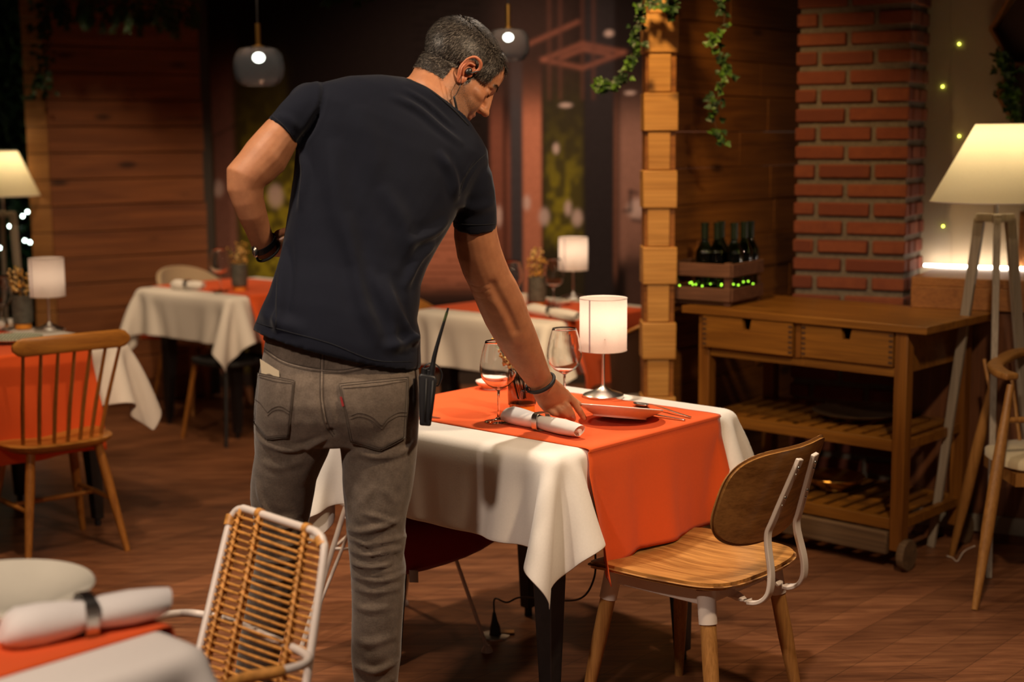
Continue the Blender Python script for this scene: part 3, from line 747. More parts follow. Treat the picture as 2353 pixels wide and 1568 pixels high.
p = at_z(-12, 1412, TZ); plate('deep_plate', 'large glossy pearl-glazed plate on the nearest table', p, .165, .045, M['pearl'], foot=.5)
p = at_z(1278, 708, TZ); plate('side_plate', 'small white plate beside the lamp on the far table', p+Vector((.02, .12, 0)), .06, .02, M['porcelain'])
p = at_z(28, 786, TZ)
t_ = NT('green_striped_plate'); wv = t_.add('ShaderNodeTexWave', _Scale=26.0, _Distortion=.0); t_.l(t_.coord(), wv.inputs['Vector'])
t_.base(t_.ramp(wv.outputs[1], [(.35, (.02, .20, .13)), (.5, (.80, .74, .62))])); t_.b.inputs['Roughness'].default_value = .25
plate('patterned_plate', 'green and white patterned plate behind the spindle chair top', p, .12, .020, t_.m, foot=.6)
p = at_z(1205, 690, TZ)
cpo = obj('cup', lathe([(.0001, 0), (.022, 0), (.034, .02), (.037, .055), (.0345, .055), (.031, .02), (.0001, .006)], 32), M['porcelain'], None, smooth=40); cpo.location = at_z(1204, 702, TZ)
tag(cpo, 'small white cup on the far table, touching the forearm outline', 'cup')

def spoon(p, q, lab):
    p = Vector(p); q = Vector(q); L = (q-p).length; t = thing('spoon', lab, 'spoon', p, math.atan2(q.y-p.y, q.x-p.x), 'cutlery')
    rings = []
    for i in range(13):
        a = math.pi*i/12; x = .030-.030*math.cos(a); w_ = .0195*math.sin(a)+.0004; dz = .008*math.sin(a)
        rings.append([(x, w_*math.cos(b), .0085+ (-.0 if k < 6 else 0)+(-dz+.0)*(1-(math.cos(b))**2)*1.0+(.0012 if math.sin(b) > 0 else -.0002)) for k, b in enumerate([2*math.pi*j/12 for j in range(12)])])
    obj('bowl', loft(rings), M['steel'], t, smooth='all')
    pa = smooth_path([(.058, 0, .009), (.075, 0, .012), (.10, 0, .013), (L*.8, 0, .006), (L, 0, .0035)], 5)
    obj('handle', tube(pa, [.8]*6+[.6]*6+[1.0]*(len(pa)-12), flat=(.008, .0022), up=(0, 0, 1)), M['steel'], t, bevel=.0005)
def fork(p, q, lab):
    p = Vector(p); q = Vector(q); L = (q-p).length; t = thing('fork', lab, 'fork', p, math.atan2(q.y-p.y, q.x-p.x), 'cutlery')
    obj('tines', [tube([(0, y, .004), (.02, y, .002), (.045, y*.9, .003)], 1, flat=(.0025, .0018), up=(0, 0, 1)) for y in (-.0085, -.003, .003, .0085)]+[box(.05, 0, .003, .014, .020, .002)], M['steel'], t)
    pa = smooth_path([(.055, 0, .003), (.075, 0, .005), (.11, 0, .006), (L, 0, .0025)], 5)
    obj('handle', tube(pa, 1, flat=(.0075, .0024), up=(0, 0, 1)), M['steel'], t, bevel=.0005)
spoon(at_z(1459, 931, TZ), at_z(1587, 962, TZ), 'spoon lying bowl first behind the held plate')
fork(at_z(1440, 948, TZ), at_z(1574, 968, TZ), 'fork lying beside the spoon, tines under the plate')
pk = at_z(965, 956, TZ); qk = at_z(1011, 963, TZ)
tk = thing('knife', 'knife tip showing beside the walkie-talkie on the runner', 'knife', pk, math.atan2(qk.y-pk.y, qk.x-pk.x), 'cutlery')
obj('blade', prism([(-.02, -.008), (.04, -.009), ((qk-pk).length, .004), ((qk-pk).length-.01, .008), (-.02, .008)], .0005, .0022), M['steel'], tk)
obj('handle', box(-.07, 0, .0035, .10, .012, .006), M['steel'], tk, bevel=.002)
p1 = at_z(108, 782, TZ)
so = thing('spoon', 'spoon glinting at the foot of the dim drum lamp', 'spoon', p1, R(40), 'cutlery')
obj('bowl', ball((0, 0, .006), (.03, .018, .006)), M['steel'], so, smooth='all'); obj('handle', bar((-.13, 0, .004), (-.02, 0, .006), .008, .003), M['steel'], so)
# ------------------------------------------------------------------ plywood chair (local: +y = the way it faces, x across)
def superquad(hw, hd, n=64, e=.45, taper=0):
    out = []
    for k in range(n):
        a = 2*math.pi*k/n; c, s = math.cos(a), math.sin(a)
        x = math.copysign(abs(c)**e, c); y = math.copysign(abs(s)**e, s); out.append((x*hw*(1+taper*y), y*hd))
    return out
def plywood_chair(lab, loc, rz):
    t = thing('plywood_chair', lab, 'chair', loc, rz, None)
    # saddle seat
    ol = superquad(.226, .215, 72, .40, .03); rings = []
    def sz(x, y): return .452-.014*math.exp(-((x/.12)**2+((y+.03)/.14)**2))+.010*(abs(x)/.21)**2.2+.006*max(0, -y/.2)-.012*max(0, (y-.1)/.1)**2
    for s in (.001, .2, .4, .6, .75, .88, .96, 1.0): rings.append([(x*s, y*s, sz(x*s, y*s)) for x, y in ol])
    lower = [[(x*s, y*s, sz(x*s, y*s)-.018) for x, y in ol] for s in (1.0, .9, .6, .001)]
    obj('seat', loft(rings+lower), M['ply'], t, smooth=50)
    edge = [(x*1.0006, y*1.0006, sz(x, y)-.009) for x, y in ol]
    obj('seat_edge', tube(edge, 1, closed=True, flat=(.0155, .0016), up=(0, 0, 1)), PLYEDGE, t, smooth=60)
    # white steel frame under the seat
    obj('frame', [bar((-.155, s*.14, .415), (.155, s*.14, .415), .022, .045) for s in (-1, 1)]+[bar((s*.155, -.14, .415), (s*.155, .14, .415), .022, .045) for s in (-1, 1)], M['white_metal'], t, bevel=.003)
    for a in (-1, 1):
        for b in (-1, 1):
            top = Vector((a*.155, b*.145, .432)); bot = Vector((.245 if (a, b) == (1, 1) else a*.205, b*.215, .0)); d = (bot-top).normalized(); mid = top+d*.085
            l = obj('leg', tube([mid-d*.01, mid+d*.12, bot], [.0205, .0205, .0125], 20), M['legwood'], t, smooth=45)
            obj('socket', tube([top, top+d*.03, mid], [.026, .024, .0235], 20), M['white_metal'], l, smooth=45)
    # curved plywood back
    rows = []; nx, nz = 28, 12
    ox = superquad(.222, .124, 96, .60)
    def bp(x, z, off):
        yy = -.268-.35*z+.95*x*x+off                # curves forward at both ends, leans back going up
        return (x, yy, .672+z+.012*(x/.2)**2)
    fr = []; bk = []
    for s in (.001, .25, .5, .75, .92, 1.0):
        fr.append([bp(x*s, z*s, .0075) for x, z in ox]); bk.append([bp(x*s, z*s, -.0075) for x, z in ox])
    obj('backrest', loft(fr+bk[::-1]), M['plyback'], t, smooth=50)
    obj('back_edge', tube([bp(x*1.001, z*1.001, 0) for x, z in ox], 1, closed=True, flat=(.0135, .0016), up=(0, 1, 0)), PLYEDGE, t, smooth=60)
    for a in (-1, 1):
        x = a*.066
        path = smooth_path([(a*.12, -.10, .425), (x*1.35, -.17, .415), (x*1.3, -.235, .40), (x*1.25, -.278, .425), (x*1.2, -.286, .48), (x*1.05, -.268, .57), (x*.95, -.281, .62), (x*.55, -.335, .775)], 6)
        u_ = obj('back_upright', tube(path, 1, flat=(.024, .011), up=(0, 1, .2)), M['white_metal'], t, bevel=.0025)
        for z in (.655, .675, .735, .752):
            y = -.279-(z-.62)*.365
            big = z in (.675, .752)
            obj('screw', ball((x*(.95-.4*(z-.62)/.155), y-.007, z), (.0055, .003, .0055) if big else (.003, .003, .003), 10, 6), M['steel'], u_, smooth='all')
    return t
te = NT('plywood_edge'); wv = te.add('ShaderNodeTexWave', bands_direction='Z', _Scale=95.0, _Distortion=.6); te.l(te.coord(), wv.inputs['Vector'])
te.base(te.ramp(wv.outputs[1], [(.3, (.16, .065, .018)), (.6, (.42, .21, .065))])); te.b.inputs['Roughness'].default_value = .5
PLYEDGE = te.m
HC = NN+U*.415-V*.185+Vector((-.042, -.02, 0))
HERO = plywood_chair('honey plywood chair with white metal back bars, pulled to the table', (HC.x, HC.y, 0), ANG)

# ------------------------------------------------------------------ spindle chair
def spindle_chair(lab, loc, rz):
    t = thing('spindle_chair', lab, 'chair', loc, rz, None)
    ol = superquad(.215, .20, 60, .62, .06)
    def sz(x, y): return .452-.012*math.exp(-((x/.12)**2+((y)/.13)**2))
    rings = [[(x*s, y*s, sz(x*s, y*s)) for x, y in ol] for s in (.001, .3, .6, .85, .97)]+[[(x, y, .447) for x, y in ol], [(x*.985, y*.985, .436) for x, y in ol], [(x*.86, y*.86, .418) for x, y in ol], [(x*.001, y*.001, .416) for x, y in ol]]
    obj('seat', loft(rings), M['windsor'], t, smooth=50)
    def leg(a, b): return Vector((a*.13, b*.125, .425)), Vector((a*.195, b*.205, .0))
    for a in (-1, 1):
        for b in (-1, 1):
            p, q = leg(a, b); obj('leg', tube([p, p.lerp(q, .35), q], [.0165, .0185, .0115], 16), M['windsorleg'], t, smooth=45)
    at = lambda a, b, k: leg(a, b)[0].lerp(leg(a, b)[1], k)
    for a in (-1, 1): obj('stretcher', tube([at(a, -1, .52), at(a, 0, .52) if False else (at(a, -1, .52)+at(a, 1, .52))/2, at(a, 1, .52)], [.008, .0105, .008], 10), M['windsorleg'], t, smooth=45)
    m1 = (at(-1, -1, .52)+at(-1, 1, .52))/2; m2 = (at(1, -1, .52)+at(1, 1, .52))/2
    obj('stretcher', tube([m1, (m1+m2)/2, m2], [.008, .0105, .008], 10), M['windsorleg'], t, smooth=45)
    def crest(x, z): return Vector((x, -.262+.55*x*x-(z-.80)*.25, z-.10*x*x))
    n = 26; rr = []
    for i in range(n+1):
        x = -.222+.444*i/n; e = min(1, (1-abs(x)/.2225)*9); e = max(.12, e)**.5; ring = []
        for k in range(16):
            a = 2*math.pi*k/16; c, s = math.cos(a), math.sin(a)
            ring.append(crest(x, .835)+Vector((0, .0095*math.copysign(abs(c)**.7, c), .034*e*math.copysign(abs(s)**.6, s))))
        rr.append(ring)
    obj('crest_rail', loft(rr), M['windsor'], t, smooth=50)
    for i in range(7):
        u_ = (i-3)/3; b = Vector((u_*.150, -.155+.05*u_*u_, .438)); tp = crest(u_*.185, .815)
        obj('spindle', tube([b, b.lerp(tp, .4)+Vector((0, .006, 0)), tp], [.0075, .0078, .0060], 10), M['windsorleg'], t, smooth=45)
    return t
SCa = ANG-R(8); sc = Vector((-1.765, 5.335, 0))
SPC = spindle_chair('amber wooden chair with seven spindles at the left table', (sc.x, sc.y, 0), SCa)

# ------------------------------------------------------------------ rattan and white tube armchair (near left)
def rattan_chair():
    tr = Vector((-.369, 2.735, .78)); tl = Vector((-.600, 2.975, .78)); br = Vector((-.413, 2.545, .40)); bl = Vector((-.667, 2.72, .40))
    orig = Vector(((tr.x+tl.x)/2-U.x*.25, (tr.y+tl.y)/2-U.y*.25, 0))
    t = thing('rattan_chair', 'rattan and white tube chair in front of the waiter\'s legs', 'chair', orig)
    L = lambda p: Vector(p)-orig
    def bpt(u, w):                      # u 0..1 from left to right, w 0 bottom..1 top
        a = bl.lerp(br, u); b = tl.lerp(tr, u); return L(a.lerp(b, w))
    fp = [bpt(0, -.95)*1.0, bpt(0, -.3), bpt(0, .45), bpt(.0, .88)]
    c1 = [bpt(.03, .965), bpt(.10, .995), bpt(.16, 1.0)]; c2 = [bpt(.84, 1.0), bpt(.90, .995), bpt(.97, .965)]
    fp = [bpt(-.10, -1.04)]+[bpt(0, -.2), bpt(0, .3), bpt(0, .86)]+c1+[bpt(.5, 1.0)]+c2+[bpt(1, .86), bpt(1, .3), bpt(1, -.2)]+[bpt(1.10, -1.04)]
    for p in (fp[0], fp[-1]): p.z = .0; 
    obj('back_frame', tube(smooth_path(fp, 6), .0085, 12), M['white_metal'], t, smooth=60)
    Fw = Vector((-.72, -.69, 0)).normalized(); Sd = Vector((-Fw.y, Fw.x, 0))   # chair faces Fw
    # seat frame and front legs
    sbl, sbr = bpt(0, .05), bpt(1, .05); sfl = sbl+Fw*.40+Sd*(-.03); sfr = sbr+Fw*.40+Sd*.03
    for q in (sfl, sfr): q.z = .44
    seatp = smooth_path([sbl, (sbl+sfl)/2, sfl, (sfl+sfr)/2+Fw*.03, sfr, (sbr+sfr)/2, sbr], 6)
    obj('seat_frame', tube(seatp, .0085, 10), M['white_metal'], t, smooth=60)
    for q, s in ((sfl, -1), (sfr, 1)):
        e_ = q+Fw*.04; e_.z = 0; obj('leg', tube([q, e_], .0085, 10), M['white_metal'], t, smooth=60)
    m_ = [sbl.lerp(sfl, k/16) for k in range(1, 16)]; n_ = [sbr.lerp(sfr, k/16) for k in range(1, 16)]
    obj('seat_canes', [tube([a, (a+b)/2-Vector((0, 0, .01)), b], .0045, 6) for a, b in zip(m_, n_)], M['rattan'], t, smooth='all')
    # arm hoop passing behind the back
    hoop = [at_z(430, 1650, .60), at_z(540, 1568, .60), at_z(650, 1542, .60), at_z(704, 1524, .595), at_z(694, 1500, .58), at_z(610, 1462, .555), at_z(530, 1428, .55), at_z(440, 1410, .555), at_z(360, 1418, .58), at_z(300, 1440, .60), at_z(262, 1480, .60)]
    hp = smooth_path([L(p) for p in hoop], 6)
    ho = obj('arm_hoop', tube(hp, .0085, 12), M['white_metal'], t, smooth=60)
    obj('cane_wrapping', tube(hp[2:13], .0115, 12), M['rattan'], ho, smooth=60)
    # canes across the back, in an upright weave on three ribs
    canes = []; nrm = (bpt(1, 0)-bpt(0, 0)).cross(bpt(0, 1)-bpt(0, 0)).normalized()
    for i in range(29):
        w_ = .955-i*.0345*1.0; rr_ = random.Random(i)
        canes.append(tube(smooth_path([bpt(.0, w_), bpt(.3, w_)+nrm*.004*(-1)**i, bpt(.65, w_-.003)-nrm*.004*(-1)**i, bpt(1.0, w_)], 4), .0030+rr_.random()*.0006, 8))
    obj('back_canes', canes, M['rattan'], t, smooth='all')
    for u_ in (.10, .31, .80):
        obj('back_rib', [tube([bpt(u_, .99)+nrm*s*.005, bpt(u_, .5)+nrm*s*.005, bpt(u_, .02)+nrm*s*.005], .0045, 8) for s in (-1, 1)]+
            [tube(smooth_path([bpt(u_-.025, .955-i*.0345)+nrm*.008, bpt(u_, .965-i*.0345)+nrm*.012, bpt(u_+.025, .95-i*.0345)+nrm*.008], 3), .0026, 6) for i in range(28)], M['rattan'], t, smooth='all')
    for u_, w_ in ((.30, 1.0), (.80, 1.0), (.955, .975), (.0, .93)):
        obj('binding', tube([bpt(u_-.022, w_), bpt(u_+.022, w_-(.03 if u_ == .955 else 0))] if u_ else [bpt(0, .90), bpt(0, .95)], .0115, 12), M['rattan'], t, smooth=60)
rattan_chair()

# ------------------------------------------------------------------ white wire-legged chair with a slatted seat, and the red shell chair
t = thing('wire_chair', 'white wire-legged chair tucked under the table behind the waiter\'s legs', 'chair', (-.36, 4.43, 0), R(-2))
obj('seat_frame', tube(smooth_path([(x, y, .44) for x, y in superquad(.185, .19, 20, .6)]+[(.185, 0, .44)], 2), .008, 10), M['white_metal'], t, smooth=60)
obj('seat', [tube([(-.175*math.sqrt(max(0, 1-(y/.205)**6)), y, .452), (.175*math.sqrt(max(0, 1-(y/.205)**6)), y, .452)], .0075, 8) for y in np.linspace(-.18, .18, 21)], M['rattan'], t, smooth='all')
tops = [(-.15, -.15), (.13, -.15), (.05, .14), (-.13, .14)]; bots = [(-.285, -.25), (.285, -.235), (-.02, .21), (-.15, .21)]
for (a, b), (c, d) in zip(tops, bots):
    l = obj('leg', [tube([(a, b, .44), (c, d, .012)], .0085 if c < .1 else .006, 10)]+([tube([(a*.72, b, .44), (c*.985, d, .02)], .0055, 8)] if c < .1 else []), M['white_metal'], t, smooth=60)
    obj('foot', lathe([(.018, 0), (.016, .008), (.009, .02)], 14, (c, d, 0)), M['white_metal'], l, smooth=40)
for k in range(4):
    for h_ in (.30, .09):
        a, b = Vector((*tops[k], .44)).lerp(Vector((*bots[k], 0)), h_), Vector((*tops[(k+1) % 4], .44)).lerp(Vector((*bots[(k+1) % 4], 0)), h_)
        if k == 0 and h_ == .30: b = a.lerp(b, .3)
        obj('stretcher', tube([a, b], .0055, 8), M['white_metal'], t, smooth=60)
def sec(x, z0, z1, y0, y1): return [(x, y0, z1), (x, y0-.012, (z0+z1)/2), (x, y0, z0+.01), (x, y0+.02, z0), (x, y1, z0+.03), (x, y1, z1)]
sh_ = obj('seat_pad', loft([sec(-.12, .262, .50, -.40, -.05), sec(.0, .275, .50, -.42, -.05), (sec(.12, .300, .50, -.42, -.05)), sec(.24, .335, .50, -.40, -.08), sec(.32, .370, .50, -.36, -.12), sec(.37, .41, .49, -.30, -.16)]), M['maroon'], t, smooth=50, sub=1); sh_['label'] = 'dark red felt pad'
obj('seam_tag', box(.085, -.432, .300, .026, .004, .036), plain('grey_tag', (.22, .15, .12), .8), sh_)

# ------------------------------------------------------------------ back row chairs
def tub_chair(lab, loc, rz, mat, rim=None, zt=.80, leg='windsorleg', w=.22):
    t = thing('tub_chair', lab, 'chair', loc, rz)
    def wall(a, k):                    # a: angle around the back (0 = rear middle), k 0..1 height
        h = zt-.10*abs(a/1.35)**2.2; z = .43+(h-.43)*k; r_ = w+.025*k
        return Vector((r_*math.sin(a), -r_*math.cos(a)*.95, z))
    n = 28; inn = []; out = []
    ring_o = [[wall(-1.45+2.9*i/n, k) for k in (0, .25, .5, .75, .93, 1.0)]+[wall(-1.45+2.9*i/n, k)*1 - Vector((math.sin(-1.45+2.9*i/n), -math.cos(-1.45+2.9*i/n), 0))*.025 for k in (1.0, .75, .5, .25, 0)] for i in range(n+1)]
    obj('back_shell', loft(ring_o), mat, t, smooth=60)
    if rim: obj('rim', tube([wall(-1.45+2.9*i/n, 1.0) for i in range(n+1)], .008, 8), rim, t, smooth=60)
    obj('seat', loft([[(x*s, y*s, z) for x, y in superquad(w, w*.95, 36, .75)] for s, z in ((.9, .40), (1, .415), (1, .44), (.9, .46), (.001, .465))]), mat, t, smooth=60)
    for a in (-1, 1):
        for b in (-1, 1): obj('leg', tube([(a*.13, b*.13, .41), (a*.2, b*.2, 0)], [.016, .010], 12), M[leg], t, smooth=45)
    return t
q = Vector((plan(437, 8.3), 8.3, 0)); tub_chair('beige upholstered chair behind the far left table', (q.x, q.y, 0), math.atan2(V.x, -V.y)*0+ANG+math.pi, M['beige_fab'], zt=.83, w=.20)
q = C3-V*.55+U*-.02; tub_chair('brown curved-back chair half hidden by the pine block column', (q.x+.035, q.y+.0, 0), ANG, plain('dark_brown_shell', (.045, .018, .008), .5), M['windsor'], zt=.785, w=.20)
q = at_z(990, 700, .74)+V*(-.0); tub_chair('amber wooden chair behind the far middle table', (q.x-.08, q.y+.05, 0), ANG+math.pi, M['windsor'], zt=.775, w=.20)
q = C2-U*.30-V*.26
t = thing('side_chair', 'dark seated chair tucked under the far left table, only legs showing', 'chair', (q.x, q.y, 0), ANG+R(90))
obj('seat', loft([[(x*s, y*s, z) for x, y in superquad(.19, .18, 32, .7)] for s, z in ((.9, .40), (1, .41), (1, .43), (.001, .44))]), M['blackmatte'], t, smooth=60)
for a in (-1, 1):
    for b in (-1, 1): obj('leg', tube([(a*.13, b*.13, .41), (a*.19, b*.19, 0)], [.014, .010], 10), M['windsorleg'] if a > 0 else M['black_wood'], t, smooth=45)

# ------------------------------------------------------------------ oak armchair cut by the right edge
t = thing('armchair', 'oak armchair with cream seat pad cut off by the right edge', 'chair', (1.86, 4.86, 0))
fl = at_z(2240, 1402, 0)-Vector((1.86, 4.86, 0)); tp_ = at_y(2322, 885, 4.74)-Vector((1.86, 4.86, 0))
P4 = [(tp_, fl), (Vector((.20, -.10, tp_.z)), Vector((.27, -.22, 0))), (Vector((-.12, .20, .70)), Vector((-.22, .30, 0))), (Vector((.15, .22, .70)), Vector((.24, .32, 0)))]
for a, b in P4: obj('leg', tube([b, b.lerp(a, .35), b.lerp(a, .65), a], [.011, .021, .021, .012], 14), M['oak'], t, smooth=45)
ap = smooth_path([tp_+Vector((.0, -.02, .03)), tp_+Vector((-.02, .05, .035)), tp_+Vector((.02, .20, .04)), Vector((.02, .30, tp_.z+.05)), Vector((.20, .22, tp_.z+.04)), Vector((.28, .04, tp_.z+.03)), Vector((.24, -.10, tp_.z+.03))], 6)
obj('arm_rail', tube(ap, 1, flat=(.055, .024), up=(0, 0, 1)), M['oak'], t, bevel=.008, seg=3)
obj('side_rail', tube([P4[0][0].lerp(P4[0][1], .16), P4[1][0].lerp(P4[1][1], .16)], .011, 10), M['oak'], t, smooth=45)
for k in range(4): obj('spindle', tube([Vector((-.10+.07*k, .16, .44)), Vector((-.14+.09*k, .26, tp_.z+.03))], .007, 8), M['oak'], t, smooth=45)
obj('seat', loft([[(x*s+.02, y*s, z) for x, y in superquad(.21, .20, 40, .7)] for s, z in ((.9, .425), (1, .435), (1.0, .455), (.92, .468), (.001, .475))]), M['cream_fab'], t, smooth=60)
obj('seat_rail', [box(.02, -.15, .40, .36, .022, .045), box(.02, .15, .40, .36, .022, .045), box(-.15, 0, .40, .022, .28, .045), box(.19, 0, .40, .022, .28, .045)], M['oak'], t)

# ------------------------------------------------------------------ sideboard on wheels
BR = at_z(2130, 752, .90); BL = at_z(1566, 702, .90); BX = (BR-BL); BW = BX.length; BX.normalize(); BY = Vector((-BX.y, BX.x, 0)); BD = .56
Ba = math.atan2(BX.y, BX.x)
t = thing('sideboard', 'old pine sideboard on wooden wheels before the brick pillar', 'sideboard', (BL.x, BL.y, 0), Ba)
H_ = .90
obj('tabletop', box(BW/2, BD/2, H_-.0145, BW, BD, .029), M['buffet'], t, bevel=.003)
lx0, lx1, ly0, ly1 = .095, BW-.105, .045, BD-.045; lw_ = .05
for x in (lx0, lx1):
    for y in (ly0, ly1):
        l = obj('leg', bar((x, y, .07), (x, y, H_-.03), lw_, lw_, up=(0, 1, 0)), M['buffetleg'], t, bevel=.003)
        sgn = 1 if x == lx1 else -1
        obj('wheel', xf(lathe([(.0, -.014), (.055, -.014), (.058, -.01), (.058, .01), (.055, .014), (.0, .014)], 32), Matrix.Translation((x+sgn*.033, y, .058)) @ Matrix.Rotation(R(90), 4, 'Y')), M['greybeam'], l, smooth=40)
xm = (lx0+lx1)/2
def drawer(x0, x1, out, mat):
    zt, zb_ = H_-.032, H_-.155; n0 = (x0+x1)/2
    y0 = ly0-lw_/2-.004-out
    outl = [(x0, zb_), (x1, zb_), (x1, zt), (n0+.022, zt), (n0+.014, zt-.042), (n0-.014, zt-.042), (n0-.022, zt), (x0, zt)]
    v = [(x, y0, z) for x, z in outl]+[(x, y0+.018, z) for x, z in outl]; n = len(outl)
    f = [(0, 1, 4, 5), (1, 2, 3, 4), (5, 6, 7, 0)]+[tuple(i+n for i in q)[::-1] for q in [(0, 1, 4, 5), (1, 2, 3, 4), (5, 6, 7, 0)]]+[(i, i+n, (i+1) % n+n, (i+1) % n) for i in range(n)]
    d = obj('drawer', (v, f), mat, t)
    obj('drawer_box', [box(x0+.008, y0+.2, (zt+zb_)/2, .014, .36, zt-zb_-.01), box(x1-.008, y0+.2, (zt+zb_)/2, .014, .36, zt-zb_-.01), box(n0, y0+.2, zb_+.008, x1-x0-.02, .36, .01)], M['buffet'], d)
    obj('dovetails', [box(x_, y0+.0, zb_+.012+k*.0195, .016, .003, .009) for k in range(6) for x_ in (x0+.009, x1-.009)], M['blockdark'], d)
drawer(lx0+lw_*.1, xm-.012, .012, M['buffetlite'] if 'buffetlite' in M else M['buffet']); drawer(xm+.02, lx1-lw_/2-.004, .0, M['buffet'])
obj('divider', box(xm+.004, ly0, H_-.095, .022, lw_, .13), M['buffetleg'], t)
obj('rail', [box(xm, ly0, H_-.175, lx1-lx0, .026, .038), box(xm, ly1, H_-.10, lx1-lx0, .02, .14)], M['buffet'], t, bevel=.002)
for x in (lx0, lx1): obj('side_panel', box(x, (ly0+ly1)/2, H_-.105, .02, ly1-ly0, .15), M['buffet'], t, bevel=.002)
for zz_ in (.455, .165):
    obj('shelf', [box(xm, ly0, zz_, lx1-lx0, .03, .042), box(xm, ly1, zz_, lx1-lx0, .03, .042)]+[box(x, (ly0+ly1)/2, zz_, .026, ly1-ly0, .036) for x in (lx0, lx1)]+
        [box(lx0+.06+k*.072, (ly0+ly1)/2, zz_+.014, .046, ly1-ly0-.02, .012) for k in range(int((lx1-lx0-.08)/.072)+1)], M['buffet'], t, bevel=.002)
obj('skirt_board', box(xm, ly0-.02, .095, lx1-lx0-.06, .028, .085), M['greybeam'], t, bevel=.006)
BM = Matrix.Translation((BL.x, BL.y, 0)) @ Matrix.Rotation(Ba, 4, 'Z')
def onb(x, y, z): return BM @ Vector((x, y, z))
pb = onb(xm+.10, .30, .4822); plate('platter', 'dark round platter on the middle shelf of the sideboard', pb, .17, .028, plain('dark_platter', (.06, .035, .018), .35, noise=.3), cat='platter', foot=.5)
pb = onb(xm+.02, .28, .1922); plate('brass_bowl', 'brass bowl on the bottom shelf, glinting behind the plywood chair', pb, .12, .05, M['brass'], cat='bowl', foot=.45)

# crate with bottles
cp_ = at_z(1678, 706, .9005); cr = Matrix.Rotation(Ba, 4, 'Z')
CWx, CDy, CH = .275, .30, .165
cbx = thing('wooden_crate', 'weathered slatted crate of green bottles on the sideboard', 'crate', (cp_.x, cp_.y, .901), Ba+R(8))
def cb(n, *a): return obj(n, *a)
# local origin is the near right corner; the crate runs to -x and +y
for z in (.032, .128):
    obj('slat', box(-CWx/2, 0, z+.012, CWx, .012, .052), M['crate'], cbx, bevel=.002); obj('slat', box(-CWx/2, CDy, z+.012, CWx, .012, .052), M['crate'], cbx, bevel=.002)
    obj('slat', box(0, CDy/2, z+.012, .012, CDy-.014, .052), M['crate'], cbx, bevel=.002); obj('slat', box(-CWx, CDy/2, z+.012, .012, CDy-.014, .052), M['crate'], cbx, bevel=.002)
for x in (-.02, -CWx+.02):
    for y in (.02, CDy-.02): obj('post', box(x, y, .085, .026, .026, .17), M['crate'], cbx, bevel=.002)
obj('bottom', box(-CWx/2, CDy/2, .008, CWx-.03, CDy-.03, .010), M['crate'], cbx)
CM = Matrix.Translation(cbx.location) @ Matrix.Rotation(Ba+R(8), 4, 'Z')
bprof = [(.0001, .0), (.034, 0), (.0365, .006), (.0365, .175), (.034, .195), (.022, .220), (.0145, .236), (.0138, .295), (.0155, .297), (.0155, .306), (.0125, .307), (.0115, .30), (.0115, .24), (.02, .216), (.031, .192), (.0335, .172), (.0335, .01), (.0001, .012)]
b0 = None; k = 0
labs = ['green bottle at the left front of the crate', 'green bottle second from the left in the crate', 'green bottle behind the crate\'s front post', 'green bottle in the middle of the crate', 'green bottle second from the right in the crate', 'green bottle at the right back of the crate']
for (px_, yy), lb in zip(((1622, .08), (1650, .10), (1659, .20), (1692, .12), (1718, .21), (1744, .27)), labs):
    inv = CM.inverted()
    # choose the local x so that the bottle stands on that sight line at depth yy
    best = min(((abs(((CM @ Vector((x_, yy, 0))).x/(CM @ Vector((x_, yy, 0))).y*FPX+1176.5)-px_), x_) for x_ in np.linspace(-CWx+.05, -.045, 60)))[1]
    p = CM @ Vector((best, yy, .014))
    if b0 is None:
        b0 = thing('bottle', lb, 'bottle', p, 0, 'green bottles in the crate'); obj('body', lathe(bprof, 32), M['bottle'], b0, smooth=40)
        obj('neck_foil', lathe([(.0148, .243), (.0150, .297), (.0162, .298), (.0162, .308), (.0001, .309)], 24), M['bottleneck'], b0, smooth=40); b = b0
    else:
        b = copy_tree(b0); b.location = p; b['label'] = lb
fs = []; rf = random.Random(11)
for i in range(15):
    q = Vector((rf.uniform(-CWx+.03, -.03), rf.choice((.028, .05, CDy*.45, CDy*.75)), rf.uniform(.05, .10))); fs.append(ball(q, .0032, 8, 5))
for i in range(6): fs.append(ball((-.012-.0, .05+i*.045, .079+rf.uniform(-.008, .008)), .0032, 8, 5))
fo = thing('fairy_light_string', 'string of tiny green lights tucked among the crate\'s bottles', 'string lights', cbx.location, Ba+R(8))
obj('light', fs, M['fairyg'], fo, smooth='all')
obj('wire', tube(smooth_path([(-.28, .03, .08), (-.2, .028, .07), (-.1, .03, .085), (-.025, .05, .075), (-.022, .2, .08), (-.03, .3, .08)], 5), .0008, 5), M['thin_steel'], fo)
